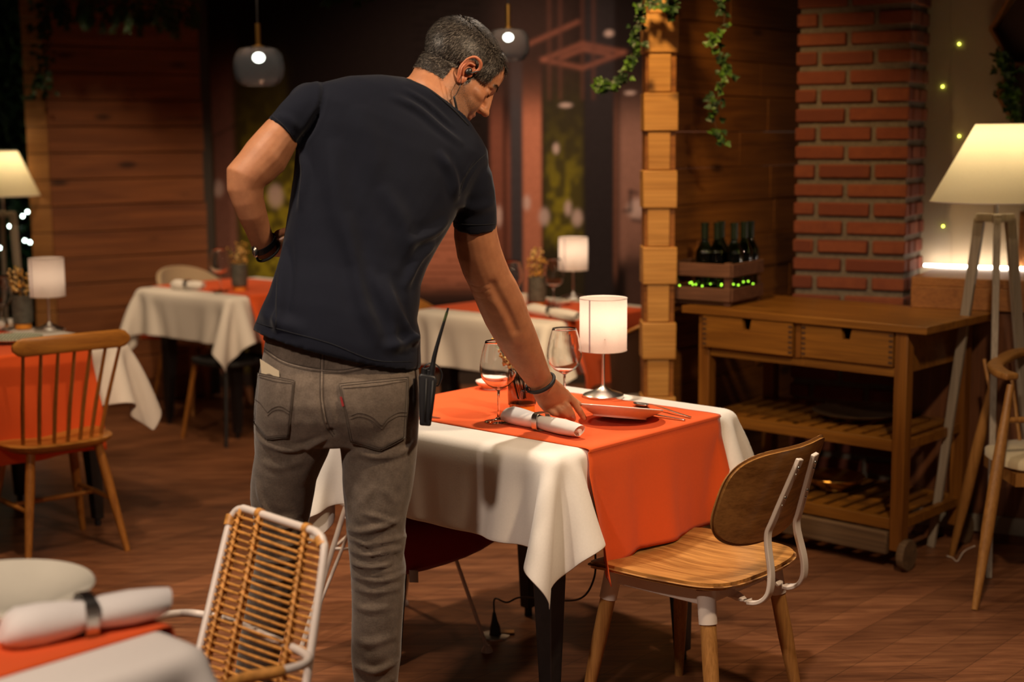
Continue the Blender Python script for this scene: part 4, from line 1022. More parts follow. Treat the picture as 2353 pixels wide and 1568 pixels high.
# ------------------------------------------------------------------ tripod floor lamps
def floor_lamp(lab, c, zt, zb_, rt, rb_, zap, feet, power, mat='greywood'):
    t = thing('floor_lamp', lab, 'floor lamp', c, 0, 'tripod floor lamps'); c = Vector(c)
    n = 56
    s_ = obj('lamp_shade', loft([[(r*math.cos(2*math.pi*k/n), r*math.sin(2*math.pi*k/n), z) for k in range(n)] for r, z in ((rb_, zb_), ((rb_+rt)/2, (zb_+zt)/2), (rt, zt))], cap=False), M['shadecone'], t, smooth=60)
    obj('rim', [tube([(r*math.cos(2*math.pi*k/40), r*math.sin(2*math.pi*k/40), z) for k in range(40)], .0025, 6, closed=True) for r, z in ((rb_, zb_), (rt, zt))], M['white_metal'], s_, smooth=60)
    obj('stem', tube([(0, 0, zap-.02), (0, 0, zb_+.10)], .008, 10), M['steel'], t, smooth=60)
    obj('bulb', ball((0, 0, zb_+.12), (.03, .03, .04)), M['bulb'], t, smooth='all')
    for fx, fy in feet:
        d = Vector((fx, fy, 0)); k = d.normalized(); sh = k*.058+Vector((0, 0, zap-.012)); side = k.cross(Vector((0, 0, 1)))
        l = obj('leg', bar(sh+Vector((0, 0, .01)), (fx, fy, 0.0), .036, .024, up=side, w2=.8), M[mat], t, bevel=.002)
        obj('top_arm', bar((0, 0, zap), sh+k*.01+Vector((0, 0, .012)), .030, .030), M[mat], l, bevel=.002)
    d = bpy.data.lights.new('lamp_light', 'POINT'); o = bpy.data.objects.new('lamp_light', d); COL.objects.link(o); o.parent = t
    d.energy = power; d.color = (1, .80, .50); d.shadow_soft_size = .04; o.location = (0, 0, zb_+.18)
floor_lamp('lit tripod floor lamp by the cream wall at right', (1.755, 5.16, 0), 1.600, 1.322, .082, .232, 1.262, ((-.065, -.27), (-.155, .125), (.215, .05)), 1.6)
floor_lamp('lit tripod floor lamp cut off by the left edge', (plan(-2, 8.1), 8.1, 0), 1.515, 1.265, .095, .205, 1.16, ((.10, -.02), (-.2, -.2), (-.1, .2)), 1.3)

# ------------------------------------------------------------------ pendant lamps
def pendant(lab, px, py, Y, wpx, ztop):
    c = at_y(px, py, Y); r = wpx/2*Y/FPX; t = thing('pendant_lamp', lab, 'pendant lamp', c, 0, 'ribbed glass pendant lamps')
    n = 96; hh = r*.76
    prof = [(.22, .98), (.5, .985), (.75, .90), (.92, .62), (1.0, .2), (1.0, -.25), (.93, -.62), (.78, -.88), (.60, -1.0)]
    def ring(rr, z, off=0): return [((rr*r-off)*(1+.012*(k % 2))*math.cos(2*math.pi*k/n), (rr*r-off)*(1+.012*(k % 2))*math.sin(2*math.pi*k/n), z*hh) for k in range(n)]
    obj('glass_shade', loft([ring(a, b) for a, b in prof]+[ring(a, b, .003) for a, b in prof[::-1]], closed=True), M['smoke'], t, smooth=20)
    obj('cap', lathe([(.0, hh*.98), (r*.24, hh*.98), (r*.24, hh*1.06), (r*.1, hh*1.10), (0, hh*1.1)], 24), M['brass'], t, smooth=40)
    obj('rod', tube([(0, 0, hh*1.05), (0, 0, hh*1.05+.10)], .011, 12), M['brass'], t, smooth=60)
    obj('cord', tube([(0, 0, hh*1.05+.09), (0, 0, ztop-c.z)], .003, 8), M['black'], t, smooth=60)
    obj('bulb', ball((0, 0, hh*.46), (r*.24, r*.24, r*.20)), M['bulbcool'], t, smooth='all')
pendant('ribbed glass pendant lamp above the waiter\'s raised elbow', 595, 153, 6.5, 113, 2.70)
pendant('ribbed glass pendant lamp half behind the waiter\'s head', 1168, 103, 6.3, 94, 2.70)

# ------------------------------------------------------------------ ivy
def ivy(name, lab, path, seed, dens=26, size=.03, mat='leafl', spread=.03, cat='plant', mat2=None):
    rng = random.Random(seed); pa = smooth_path(path, 8); L = []; L2 = []
    t = thing(name, lab, cat, pa[0]); o = Vector(pa[0]); pa = [p-o for p in pa]
    obj('vine', tube(pa, .0016, 5), M['stem'], t, smooth='all')
    for i in range(dens*len(path)):
        k = rng.random()*(len(pa)-1.01); q = pa[int(k)].lerp(pa[int(k)+1], k % 1)
        q = q+Vector([rng.uniform(-spread, spread) for _ in range(3)])*rng.random()
        d = Vector((rng.uniform(-1, 1), rng.uniform(-1, .4), rng.uniform(-1, .2))); n = Vector((rng.uniform(-.6, .6), -1, rng.uniform(-.3, 1)))
        s = size*rng.uniform(.6, 1.2)
        # three-lobed leaf
        dn = d.normalized(); sd = dn.cross(n).normalized()
        (L2 if (mat2 and rng.random() < .35) else L).extend([leafshape(q, dn, n, s, s*.7), leafshape(q+dn*s*.1, dn*.6+sd, n, s*.62, s*.4), leafshape(q+dn*s*.1, dn*.6-sd, n, s*.62, s*.4)])
    obj('leaves', L, M[mat], t)
    if L2: obj('bright_leaves', L2, M[mat2], t)
def pts(Y, *xy): return [at_y(x, y, Y) for x, y in xy]
ivy('trailing_ivy', 'ivy trailing left across the top of the pine column to a bright tip', pts(5.50, (1545, -60), (1530, 10), (1480, 8), (1462, 60), (1455, 110), (1440, 160), (1400, 190), (1375, 208)), 1, 17, .032, 'leafd', .035, mat2='leafl')
ivy('hanging_ivy', 'ivy hanging in front of the plank partition', pts(5.55, (1640, -60), (1665, 40), (1640, 100), (1668, 150), (1652, 210), (1642, 270), (1655, 325)), 2, 16, .032, 'leafd', .035, mat2='leafl')
ivy('short_ivy', 'short ivy sprig at the top of the pine column', pts(5.50, (1530, -50), (1545, 0), (1540, 40)), 3, 14, .034, 'leafd', .03)
ivy('corner_ivy', 'dark ivy hanging down the edge of the left plank wall', pts(8.0, (80, -60), (95, 40), (100, 110), (92, 180), (90, 205)), 4, 22, .04, 'leafd', .08)
def fern(lab, px0, px1, y0, y1, Y, seed, mat='leafl', dens=1.0):
    rng = random.Random(seed); o = at_y((px0+px1)/2, y0-60, Y); t = thing('hanging_fern', lab, 'plant', o, 0, 'ferns hanging from the ceiling'); st = []; L = []
    for i in range(int((px1-px0)/7*dens)):
        x = rng.uniform(px0, px1); e = rng.uniform(y0+(y1-y0)*.3, y1); yy = Y+rng.uniform(-.15, .15)
        pa = smooth_path([at_y(x+rng.uniform(-20, 20), y0-70, yy)-o, at_y(x+rng.uniform(-10, 10), (y0+e)/2, yy)-o, at_y(x, e, yy)-o], 6); st.append(tube(pa, .0015, 4))
        for k in range(len(pa)):
            for s in (-1, 1, -1, 1):
                L.append(leafshape(pa[k]+Vector((0, 0, rng.uniform(-.01, .01))), (s*rng.uniform(.3, 1), rng.uniform(-.6, .2), -rng.uniform(.4, 1)), (rng.uniform(-.3, .3), -1, .2), rng.uniform(.02, .04), .010))
    obj('stems', st, M['stem'], t); obj('fronds', L, M[mat], t)
fern('bright hanging fern above the plank wall, nearest its right end', 300, 462, -10, 88, 7.9, 1, 'leafm', 1.2)
fern('dark hanging fern above the left end of the plank wall', 95, 300, -10, 70, 7.9, 2, 'leafd', 1.2)
fern('sparse fern tips above the waiter\'s back', 740, 880, -40, 14, 6.8, 3, 'leafd', .4)
# greenery and fairy lights in the left opening
gl = []; rg = random.Random(9)
for i in range(1500):
    q = at_y(rg.uniform(-90, 75), rg.uniform(-30, 780), 9.3+rg.uniform(-.15, .25)); gl.append(leafshape(q, (rg.uniform(-.5, .5), rg.uniform(-.5, .2), rg.uniform(-.3, 1)), (rg.uniform(-.5, .5), -1, .3), rg.uniform(.05, .12), .022))
gw = obj('green_wall_foliage', gl, M['leafd']); tag(gw, 'dark leafy foliage filling the opening at the left edge', 'foliage', kind='stuff')
fp_ = ((60, 113), (67, 248), (70, 392), (72, 460), (63, 487), (22, 520), (57, 553), (69, 557), (1, 570), (52, 497), (14, 650))
fl_ = thing('fairy_light_string', 'string of small white lights hanging over the left foliage', 'string lights', at_y(60, -30, 9.05)); o_ = fl_.location
wp = [at_y(60, -30, 9.05)]+[at_y(x, y, 9.05) for x, y in fp_]
obj('wire', tube([p-o_ for p in wp], .0012, 5), M['thin_steel'], fl_)
for p in wp[1:]: obj('light', ball(p-o_, .0085, 8, 6), M['fairy'], fl_, smooth='all')
yl = []; 
def onwall(x, y):                # point on the cream wall face under that sight line
    n = WN; p0 = W1+WN*.015; d = Vector(_ray(x, y)); k = (p0-Vector(CAMP)).dot(n)/d.dot(n); return Vector(CAMP)+d*k
wp = [onwall(2185, -20), onwall(2183, 60), onwall(2188, 95), onwall(2204, 101), onwall(2187, 115), onwall(2180, 190), onwall(2166, 199), onwall(2184, 215), onwall(2185, 300), onwall(2204, 313), onwall(2187, 330), onwall(2180, 420), onwall(2167, 520), onwall(2186, 535), onwall(2186, 618)]
fy = thing('fairy_light_string', 'thin wire of yellow sparks hanging on the cream wall', 'string lights', wp[0]); o_ = fy.location
obj('wire', tube([p-o_ for p in wp], .0009, 5), plain('clear_wire', (.28, .22, .15), .5), fy)
for i in (3, 6, 9, 12): obj('light', ball(wp[i]-o_, .0045, 8, 6), M['fairyy'], fy, smooth='all')

# hexagon frame with plant, and the lower frame
def hexframe(name, lab, cpx, rpx, depth):
    c = onwall(*cpx); r = rpx*c.y/FPX; t = thing(name, lab, 'wall planter', c, R(-28)); pts_ = [(r*math.cos(R(60*k)), r*math.sin(R(60*k))) for k in range(6)]
    for k in range(6):
        a, b = pts_[k], pts_[(k+1) % 6]; obj('frame_board', bar((a[0], -depth/2, a[1]), (b[0], -depth/2, b[1]), .014, depth, up=(0, 1, 0)), M['cap'], t)
    v = [(x, -.006, z) for x, z in pts_]+[(x, -.001, z) for x, z in pts_]
    obj('back_board', (v, [(5, 4, 3, 2, 1, 0), (6, 7, 8, 9, 10, 11)]+[(k, (k+1) % 6, (k+1) % 6+6, k+6) for k in range(6)]), plain('dark_board', (.05, .022, .014), .7), t)
    return t, c
t1, c1_ = hexframe('hexagon_planter', 'dark hexagonal wall frame at the top right corner', (2383, 66), 92, .10)
t2, c2_ = hexframe('hexagon_planter', 'ivy-filled hexagonal frame below the top right one', (2380, 216), 76, .10)
ivy('frame_ivy', 'leafy ivy spilling from the hexagonal frames at right', [onwall(2318, 122)-WN*.13, onwall(2328, 170)-WN*.13, onwall(2330, 215)-WN*.13, onwall(2345, 262)-WN*.13, onwall(2372, 330)-WN*.13], 7, 34, .030, 'leafd', .05, mat2='leafl')
fr_ = onwall(2400, 560); tf = thing('picture_frame', 'wooden framed board just inside the right edge above the ledge', 'picture frame', fr_, R(-28))
obj('frame', [box(-.085, -.02, 0, .02, .03, .26), box(.085, -.02, 0, .02, .03, .26), box(0, -.02, .12, .19, .03, .02), box(0, -.02, -.12, .19, .03, .02)], M['cap'], tf); obj('panel', box(0, -.008, 0, .16, .01, .23), M['cap'], tf)
# floor socket, lamp lead and stray wires
sp = at_z(1138, 1462, 0.0)
fs_ = thing('floor_socket', 'small steel floor socket under the white cloth', 'socket', sp)
obj('plate', lathe([(.0, 0), (.048, 0), (.046, .004), (.03, .006), (0, .006)], 28), M['steel'], fs_, smooth=40); obj('lid', box(.03, .02, .006, .06, .03, .004), M['windsor'], fs_)
top = at_z(1364, 1330, .25)
cpth = [sp+Vector((-.003, 0, .075)), sp+Vector((.0, .005, .12)), at_y(1165, 1385, 4.30), at_y(1200, 1373, 4.28), at_y(1290, 1381, 4.1), at_y(1340, 1372, 3.95), at_y(1366, 1325, 3.85), at_y(1368, 1260, 3.80)]
pc = thing('power_cord', 'black power lead with plug in the floor socket beneath the table', 'cord', sp)
obj('cable', tube([p-sp for p in smooth_path(cpth, 8)], .003, 8), M['black'], pc, smooth='all')
obj('plug', tube([Vector((0, 0, .006)), Vector((0, 0, .03)), Vector((-.002, 0, .05)), Vector((-.003, 0, .078))], [.019, .016, .010, .005], 12), M['black'], pc, smooth=50)
lw2 = smooth_path([at_z(2240, 1255, .05), at_z(2215, 1268, .02), at_z(2200, 1290, .004), at_z(2188, 1282, .004), at_z(2175, 1278, .004)], 6)
tag(obj('lamp_cord', tube(lw2, .0022, 6), M['white_metal'], smooth='all'), 'white lead curling on the floor by the tripod lamp', 'cord')
# ------------------------------------------------------------------ the waiter
def ering(L, Rr, Y, depth, axis, n=36, e=1.0, YR=None, back=1.0, front=1.0):
    """closed ring through the left and right outline points L, Rr (photo units) at distance Y; depth = half thickness"""
    a0 = at_y(*L, Y); a1 = at_y(*Rr, YR if YR is not None else Y); c = (a0+a1)/2; a = (a1-a0)/2
    ax = Vector(axis).normalized(); b = ax.cross(a).normalized()
    if b.y < 0: b = -b
    out = []
    for k in range(n):
        t = 2*math.pi*k/n; cc, ss = math.cos(t), math.sin(t)
        x = math.copysign(abs(cc)**e, cc); y = math.copysign(abs(ss)**e, ss)
        out.append(c+a*x+b*depth*y*(front if y > 0 else back))
    return out
SP = Vector((.22, .14, .95))           # direction of his leaning spine
HIPY = 3.36
# --- jeans
def J(L, Rr, y, d, Y=HIPY, e=.85, ax=(0, 0, 1), YR=None, n=36, back=1, front=1): return ering((L, y), (Rr, y), Y, d, ax, n, e, YR, back, front)
pel = [ering((618, 745), (945, 775), HIPY+.02, .115, (0, 0, 1), e=.85), ering((612, 772), (955, 806), HIPY+.015, .118, (0, 0, 1), e=.85), ering((605, 812), (962, 840), HIPY+.01, .122, (0, 0, 1), e=.85, back=1.02),
       J(594, 963, 868, .128, HIPY, back=1.08), J(588, 964, 910, .130, HIPY-.0, back=1.12), J(585, 964, 950, .128, HIPY, back=1.08), J(584, 962, 985, .118, HIPY), J(588, 960, 1012, .10, HIPY)]
lleg = [J(592, 778, 930, .105, HIPY+.0, .9), J(588, 772, 975, .106), J(586, 764, 1005, .103), J(588, 757, 1036, .099, HIPY+.005), J(582, 742, 1070, .096, HIPY+.01), J(578, 726, 1105, .092, HIPY+.015), J(577, 720, 1140, .088, HIPY+.02), J(583, 713, 1180, .083, HIPY+.03), J(587, 704, 1225, .078, HIPY+.04),
        J(590, 697, 1265, .073, HIPY+.05), J(585, 688, 1310, .072, HIPY+.06), J(574, 675, 1360, .072, HIPY+.08), J(562, 662, 1420, .070, HIPY+.10), J(550, 648, 1480, .066, HIPY+.12), J(543, 634, 1540, .063, HIPY+.14), J(538, 624, 1600, .062, HIPY+.16), J(532, 616, 1680, .063, HIPY+.18), J(530, 612, 1735, .064, HIPY+.19)]
rleg = [J(776, 962, 930, .108, HIPY-.0, .9), J(776, 962, 975, .109), J(780, 961, 1010, .107), J(785, 959, 1040, .103), J(788, 955, 1075, .099, HIPY-.005), J(789, 951, 1110, .096, HIPY-.01), J(791, 944, 1145, .091, HIPY-.015), J(795, 934, 1185, .086, HIPY-.02), J(797, 931, 1215, .082, HIPY-.02), J(800, 933, 1245, .080, HIPY-.02),
        J(803, 927, 1275, .078, HIPY-.02), J(805, 933, 1302, .078, HIPY-.02), J(808, 930, 1345, .074, HIPY-.02), J(809, 927, 1395, .073, HIPY-.02), J(808, 924, 1450, .070, HIPY-.02), J(808, 921, 1510, .067, HIPY-.02), J(815, 914, 1568, .065, HIPY-.01), J(818, 912, 1640, .064, HIPY), J(820, 912, 1720, .065, HIPY+.01), J(820, 914, 1790, .067, HIPY+.02)]
jeans_me = remesh([loft(pel), loft(lleg), loft(rleg)], .0062, 3, .5)
def folds(me, specs, noise=None):
    co, no = mesh_arrays(me)
    bv = bvh_of(me); tot = np.zeros(len(co))
    for pl, wd, amp in specs:
        P3 = [hit(bv, x, y)[0] for x, y in pl]; P3 = [p for p in P3 if p is not None]
        if len(P3) < 2: continue
        P3 = smooth_path(P3, 4); P3 = [hit(bv, *_px(p))[0] or p for p in P3]
        A_ = np.array([tuple(p) for p in P3]); mid_ = (A_[0]+A_[-1])/2; ln_ = np.linalg.norm(A_[-1]-A_[0])/2+1e-4
        d = seg_dist(co, [tuple(p) for p in P3]); fade = np.clip(1.25-(np.linalg.norm(co-mid_, axis=1)/ln_)**2, 0, 1); tot += fade* amp*(np.exp(-(d/wd)**2)-.35*np.exp(-((d-wd*1.9)/wd)**2))
    if noise is not None: tot += noise(co)
    set_co(me, co+no*tot[:, None]); me.update()
def _px(p):
    v = np.array(p)-CAMP; z = v @ _f; return (1176.5+FPX*(v @ _r)/z, 784-FPX*(v @ _u)/z)
JF = [([(800, 1236), (850, 1250), (905, 1240), (932, 1232)], .007, .009), ([(802, 1262), (840, 1276), (880, 1270), (926, 1262)], .006, .008), ([(806, 1292), (850, 1304), (900, 1296), (933, 1290)], .006, .009),
      ([(806, 1322), (860, 1336), (900, 1330), (930, 1318)], .006, .007), ([(808, 1350), (860, 1362), (925, 1350)], .007, .006), ([(810, 1392), (850, 1402), (900, 1396)], .008, .004),
      ([(797, 1215), (830, 1222), (880, 1210), (920, 1195)], .008, .008), ([(835, 1180), (870, 1190), (910, 1200)], .005, .005), ([(860, 1115), (845, 1140), (825, 1165)], .009, .0018), ([(868, 1118), (895, 1140), (915, 1160)], .009, .0018),
      ([(812, 1236), (830, 1248), (860, 1262), (900, 1258)], .004, .004), ([(815, 1278), (850, 1290), (905, 1276)], .004, .004), ([(830, 1312), (870, 1318), (915, 1306)], .004, .004), ([(955, 1010), (920, 1045), (870, 1052), (800, 1030)], .006, .004),
      ([(588, 1000), (620, 1025), (670, 1035), (740, 1015)], .007, .006), ([(596, 1060), (640, 1075), (700, 1060)], .009, .003), ([(590, 1110), (600, 1150), (625, 1190), (680, 1195)], .008, .006), ([(590, 1205), (640, 1215), (700, 1200)], .007, .006), ([(600, 1245), (650, 1255), (690, 1245)], .007, .006),
      ([(590, 1285), (640, 1292), (685, 1280)], .007, .007), ([(580, 1330), (630, 1338), (675, 1322)], .007, .006), ([(570, 1372), (620, 1376), (665, 1362)], .008, .005), ([(790, 1110), (800, 1150), (800, 1190)], .008, .003),
      ([(812, 1470), (850, 1480), (915, 1460)], .010, .004), ([(815, 1530), (860, 1545), (915, 1520)], .008, .007), ([(820, 1568), (860, 1580), (912, 1556)], .008, .007), ([(760, 985), (765, 1005)], .012, -.006),
      ([(742, 880), (744, 930), (756, 980), (768, 1000)], .008, -.004), ([(700, 1040), (720, 1020), (750, 1008)], .006, .005), ([(800, 1055), (820, 1045), (860, 1050), (940, 1030)], .008, .004)]
folds(jeans_me, JF, lambda c: .0016*vnoise(c, 45, 1)+.0008*vnoise(c, 120, 2))
t = NT('grey_denim'); v = t.coord(); n1 = t.noise(v, 9, 5, .6); n2 = t.noise(v, 260, 2, .6); n3 = t.noise(v, 45, 4, .6)
c = t.ramp(n1, [(.3, (.078, .058, .044)), (.7, (.155, .120, .093))]); c = t.mixc(.25, c, t.ramp(n2, [(.3, (.05, .038, .03)), (.7, (.22, .18, .14))])); c = t.mixc(.2, c, t.ramp(n3, [(.35, (.05, .038, .03)), (.65, (.21, .165, .13))]))
t.base(c); t.b.inputs['Roughness'].default_value = .9; t.b.inputs['Sheen Weight'].default_value = .2; t.b.inputs['Specular IOR Level'].default_value = .15; t.bump(n2, .5, .001); M['denim'] = t.m
M['stitch'] = plain('dark_stitching', (.055, .040, .030), .9); M['denimlight'] = plain('faded_seam', (.19, .15, .118), .9, noise=.3, nscale=200)

# --- skin
def limb(specs, n=22, e=1.0):
    """specs: (x1,y1,x2,y2,Y,depthratio)"""
    cs = [(at_y(a, b, Y)+at_y(c, d, Y))/2 for a, b, c, d, Y, k in specs]; rings = []
    for i, (a, b, c, d, Y, k) in enumerate(specs):
        T = (cs[min(i+1, len(cs)-1)]-cs[max(i-1, 0)]).normalized(); A = (at_y(c, d, Y)-at_y(a, b, Y))/2; A = A-T*A.dot(T); B = T.cross(A.normalized())*A.length*k
        rings.append([cs[i]+A*math.cos(2*math.pi*j/n)+B*math.sin(2*math.pi*j/n) for j in range(n)])
    return loft(rings)
rarm_s = [(1060, 400, 1125, 392, 3.54, 1.0), (1045, 450, 1136, 445, 3.55, 1.0), (1043, 500, 1139, 495, 3.56, 1.0), (1043, 545, 1143, 535, 3.57, .95), (1049, 585, 1152, 572, 3.585, .92), (1060, 620, 1164, 604, 3.60, .88), (1074, 650, 1177, 634, 3.615, .85), (1087, 680, 1190, 655, 3.63, .86), (1098, 706, 1202, 682, 3.65, .86),
          (1112, 738, 1213, 712, 3.67, .84), (1129, 768, 1224, 742, 3.69, .82), (1149, 800, 1237, 774, 3.72, .80), (1170, 830, 1248, 806, 3.745, .78), (1192, 860, 1257, 834, 3.77, .76), (1211, 886, 1265, 857, 3.80, .74), (1222, 903, 1272, 872, 3.815, .72)]
larm_s = [(735, 275, 700, 215, 3.46, 1.0), (712, 300, 672, 232, 3.44, 1.0), (690, 320, 640, 255, 3.42, 1.0), (683, 336, 612, 278, 3.40, 1.0), (675, 352, 585, 310, 3.385, .97), (664, 376, 556, 344, 3.37, .93), (640, 398, 530, 376, 3.355, .88), (616, 412, 514, 402, 3.345, .80), (606, 436, 521, 432, 3.345, .78), (608, 462, 532, 462, 3.35, .82),
          (614, 490, 545, 494, 3.36, .84), (620, 516, 560, 524, 3.38, .82), (627, 540, 572, 552, 3.40, .78), (632, 562, 582, 576, 3.42, .74), (637, 575, 592, 592, 3.44, .72)]
torso = [ering((640, 740), (935, 770), HIPY+.02, .09, (0, 0, 1)), ering((665, 620), (945, 660), HIPY+.06, .095, SP, YR=HIPY+.08), ering((690, 480), (990, 560), HIPY+.08, .10, SP, YR=HIPY+.12), ering((705, 340), (1040, 470), HIPY+.09, .10, SP, YR=HIPY+.17),
         ering((725, 255), (1090, 400), HIPY+.09, .085, SP, YR=HIPY+.19), ering((800, 205), (1090, 345), HIPY+.11, .070, SP, YR=HIPY+.19), ering((890, 190), (1075, 300), HIPY+.14, .062, SP, YR=HIPY+.20), ering((938, 178), (1062, 262), 3.53, .060, SP, YR=3.56), ering((958, 152), (1068, 222), 3.55, .057, (.5, .15, .8), YR=3.57), ering((975, 120), (1075, 185), 3.57, .055, (.5, .15, .8), YR=3.59)]
legs_in = [[Vector(p).lerp(sum((Vector(q) for q in r_), Vector())/len(r_), .25) for p in r_] for r_ in lleg]
legs_in2 = [[Vector(p).lerp(sum((Vector(q) for q in r_), Vector())/len(r_), .25) for p in r_] for r_ in rleg]
pel_in = [[Vector(p).lerp(sum((Vector(q) for q in r_), Vector())/len(r_), .15) for p in r_] for r_ in pel]
# --- head, built in its own frame (x forward, y left, z up, origin between the ears)
HY, HP, HR = R(17), R(44), R(0)
fwd = Vector((math.cos(HY)*math.cos(HP), math.sin(HY)*math.cos(HP), -math.sin(HP))); lft = Vector((-math.sin(HY), math.cos(HY), 0)); upv = fwd.cross(lft)
lft2 = lft*math.cos(HR)+upv*math.sin(HR); upv = fwd.cross(lft2).normalized(); lft = lft2
HM = Matrix(((fwd.x, lft.x, upv.x), (fwd.y, lft.y, upv.y), (fwd.z, lft.z, upv.z)))
HS = 1.04
earp = at_y(1077, 163, 3.515); HO = earp-HM @ Vector((0, -.076, 0))*HS
def hp(x, y, z): return HO+HM @ Vector((x, y, z))*HS
def hball(c, r, **k): return ball(hp(*c), tuple(q*HS for q in r), 24, 16, rot=HM)
def hcap(a, b, r1, r2): return tube([hp(*a), hp(*[(p+q)/2 for p, q in zip(a, b)]), hp(*b)], [r1*HS, (r1+r2)/2*HS, r2*HS], 14)
def hloft(secs):
    """secs: (x, z, halfwidth, halfheight) in the head's middle plane, along forward/down"""
    pass
head = [hball((-.022, 0, .042), (.094, .0735, .071)), hball((-.052, 0, .034), (.066, .066, .066)), hball((.030, 0, .042), (.060, .063, .060)), hball((.038, 0, -.020), (.050, .056, .075)), hball((.010, 0, -.030), (.066, .061, .062)), hball((.028, 0, -.050), (.058, .055, .050)), hball((.045, 0, -.035), (.045, .052, .050)),
        hball((.066, 0, .028), (.026, .046, .034)), hball((.062, 0, -.048), (.030, .036, .036)), hball((.040, 0, -.085), (.042, .043, .024)), hball((.076, 0, -.092), (.018, .022, .016)),
        hball((.052, .040, -.018), (.026, .022, .020)), hball((.052, -.040, -.018), (.026, .022, .020)), hball((.010, -.044, -.050), (.034, .018, .036)), hball((.010, .044, -.050), (.034, .018, .036)), hball((.042, -.030, -.038), (.042, .029, .044)), hball((.042, .030, -.038), (.042, .029, .044)), hball((.020, -.034, -.030), (.045, .030, .045)), hball((.020, .034, -.030), (.045, .030, .045)),
        hcap((.084, 0, .024), (.104, 0, -.018), .0085, .0105), hball((.109, 0, -.026), (.0125, .0115, .0105)), hball((.098, .0115, -.030), (.011, .0075, .008)), hball((.098, -.0115, -.030), (.011, .0075, .008)), hball((.09, 0, -.028), (.016, .010, .010)),
        hcap((.086, -.008, .024), (.068, -.046, .022), .0095, .008), hcap((.086, .008, .024), (.068, .046, .022), .0095, .008), hball((.082, 0, .024), (.012, .016, .012)),
        hball((.088, 0, -.052), (.010, .020, .0075)), hball((.087, 0, -.064), (.009, .018, .0075)),
        hball((.070, -.031, .003), (.013, .014, .012)), hball((.070, .031, .003), (.013, .014, .012)), hcap((.079, -.018, .0095), (.074, -.044, .004), .0035, .003), hcap((.079, .018, .0095), (.074, .044, .004), .0035, .003)]
neck = [ering((945, 208), (1068, 288), 3.51, .066, (.35, .15, .9), YR=3.55), ering((942, 178), (1074, 262), 3.52, .064, (.4, .15, .9), YR=3.56), ering((953, 155), (1064, 232), 3.54, .060, (.5, .15, .8), YR=3.57), ering((968, 128), (1062, 205), 3.56, .056, (.55, .15, .8), YR=3.58)]
nk = tube([at_y(1005, 230, 3.55), at_y(1022, 190, 3.56), hp(-.015, 0, -.02)], [.066, .060, .058], 24)
# --- hands
def finger(pts_, r0, r1, n=12):
    P_ = smooth_path([at_y(*p) for p in pts_], 3); m = len(P_); rr = []
    for i in range(m):
        k = i/(m-1); r_ = r0+(r1-r0)*k; r_ *= 1+.07*math.cos(k*3*2*math.pi)*(k < .9)
        rr.append(r_)
    T = (P_[-1]-P_[-2]).normalized(); return merge([tube(P_, rr, n), ball(P_[-1], (rr[-1]*.98,)*3, 12, 8), ball(P_[0], (rr[0],)*3, 12, 8)])
palm = limb([(1218, 893, 1270, 866, 3.81, .74), (1228, 915, 1283, 876, 3.825, .62), (1237, 932, 1295, 886, 3.84, .52), (1248, 945, 1305, 898, 3.855, .46), (1262, 953, 1311, 910, 3.865, .44), (1278, 955, 1312, 922, 3.87, .42)], 22)
rhand = [palm,
         finger([(1298, 904, 3.87), (1316, 922, 3.88), (1331, 944, 3.88), (1342, 962, 3.885)], .0125, .0088),          # index, under the rim
         finger([(1290, 918, 3.855), (1304, 936, 3.85), (1313, 953, 3.850), (1317, 963, 3.858)], .0122, .0092),        # middle, nail showing
         finger([(1276, 932, 3.85), (1291, 945, 3.84), (1303, 955, 3.85), (1312, 962, 3.87)], .0115, .0085),            # ring
         finger([(1260, 942, 3.85), (1273, 950, 3.84), (1286, 954, 3.85), (1296, 957, 3.87)], .0100, .0078),            # little
         finger([(1262, 888, 3.85), (1286, 896, 3.885), (1310, 915, 3.905), (1330, 929, 3.90)], .0135, .0092)]          # thumb, over the rim
lpalm = limb([(637, 572, 590, 590, 3.44, .72), (645, 556, 600, 588, 3.46, .55), (655, 545, 618, 590, 3.485, .42), (672, 540, 640, 592, 3.51, .40), (690, 545, 668, 592, 3.53, .38)], 20)
lhand = [lpalm]+[finger([(672, 545+k*12, 3.515), (700, 556+k*13, 3.54), (722, 575+k*14, 3.55), (735, 592+k*13, 3.545)], .0095, .0075) for k in range(4)]+[finger([(628, 552, 3.46), (640, 538, 3.44), (656, 532, 3.43), (672, 536, 3.42)], .011, .0085)]
body_me = remesh(head+[loft(torso), nk, loft(neck), limb(rarm_s), limb(larm_s), loft(pel_in), loft(legs_in), loft(legs_in2)]+rhand+lhand, .0030, 6, .55)
co, no = mesh_arrays(body_me)
hl = (co-np.array(HO)) @ np.array(HM)/HS        # head coordinates of every vertex
bvb = bvh_of(body_me)
nl_, nn_ = hit(bvb, 1317, 957)
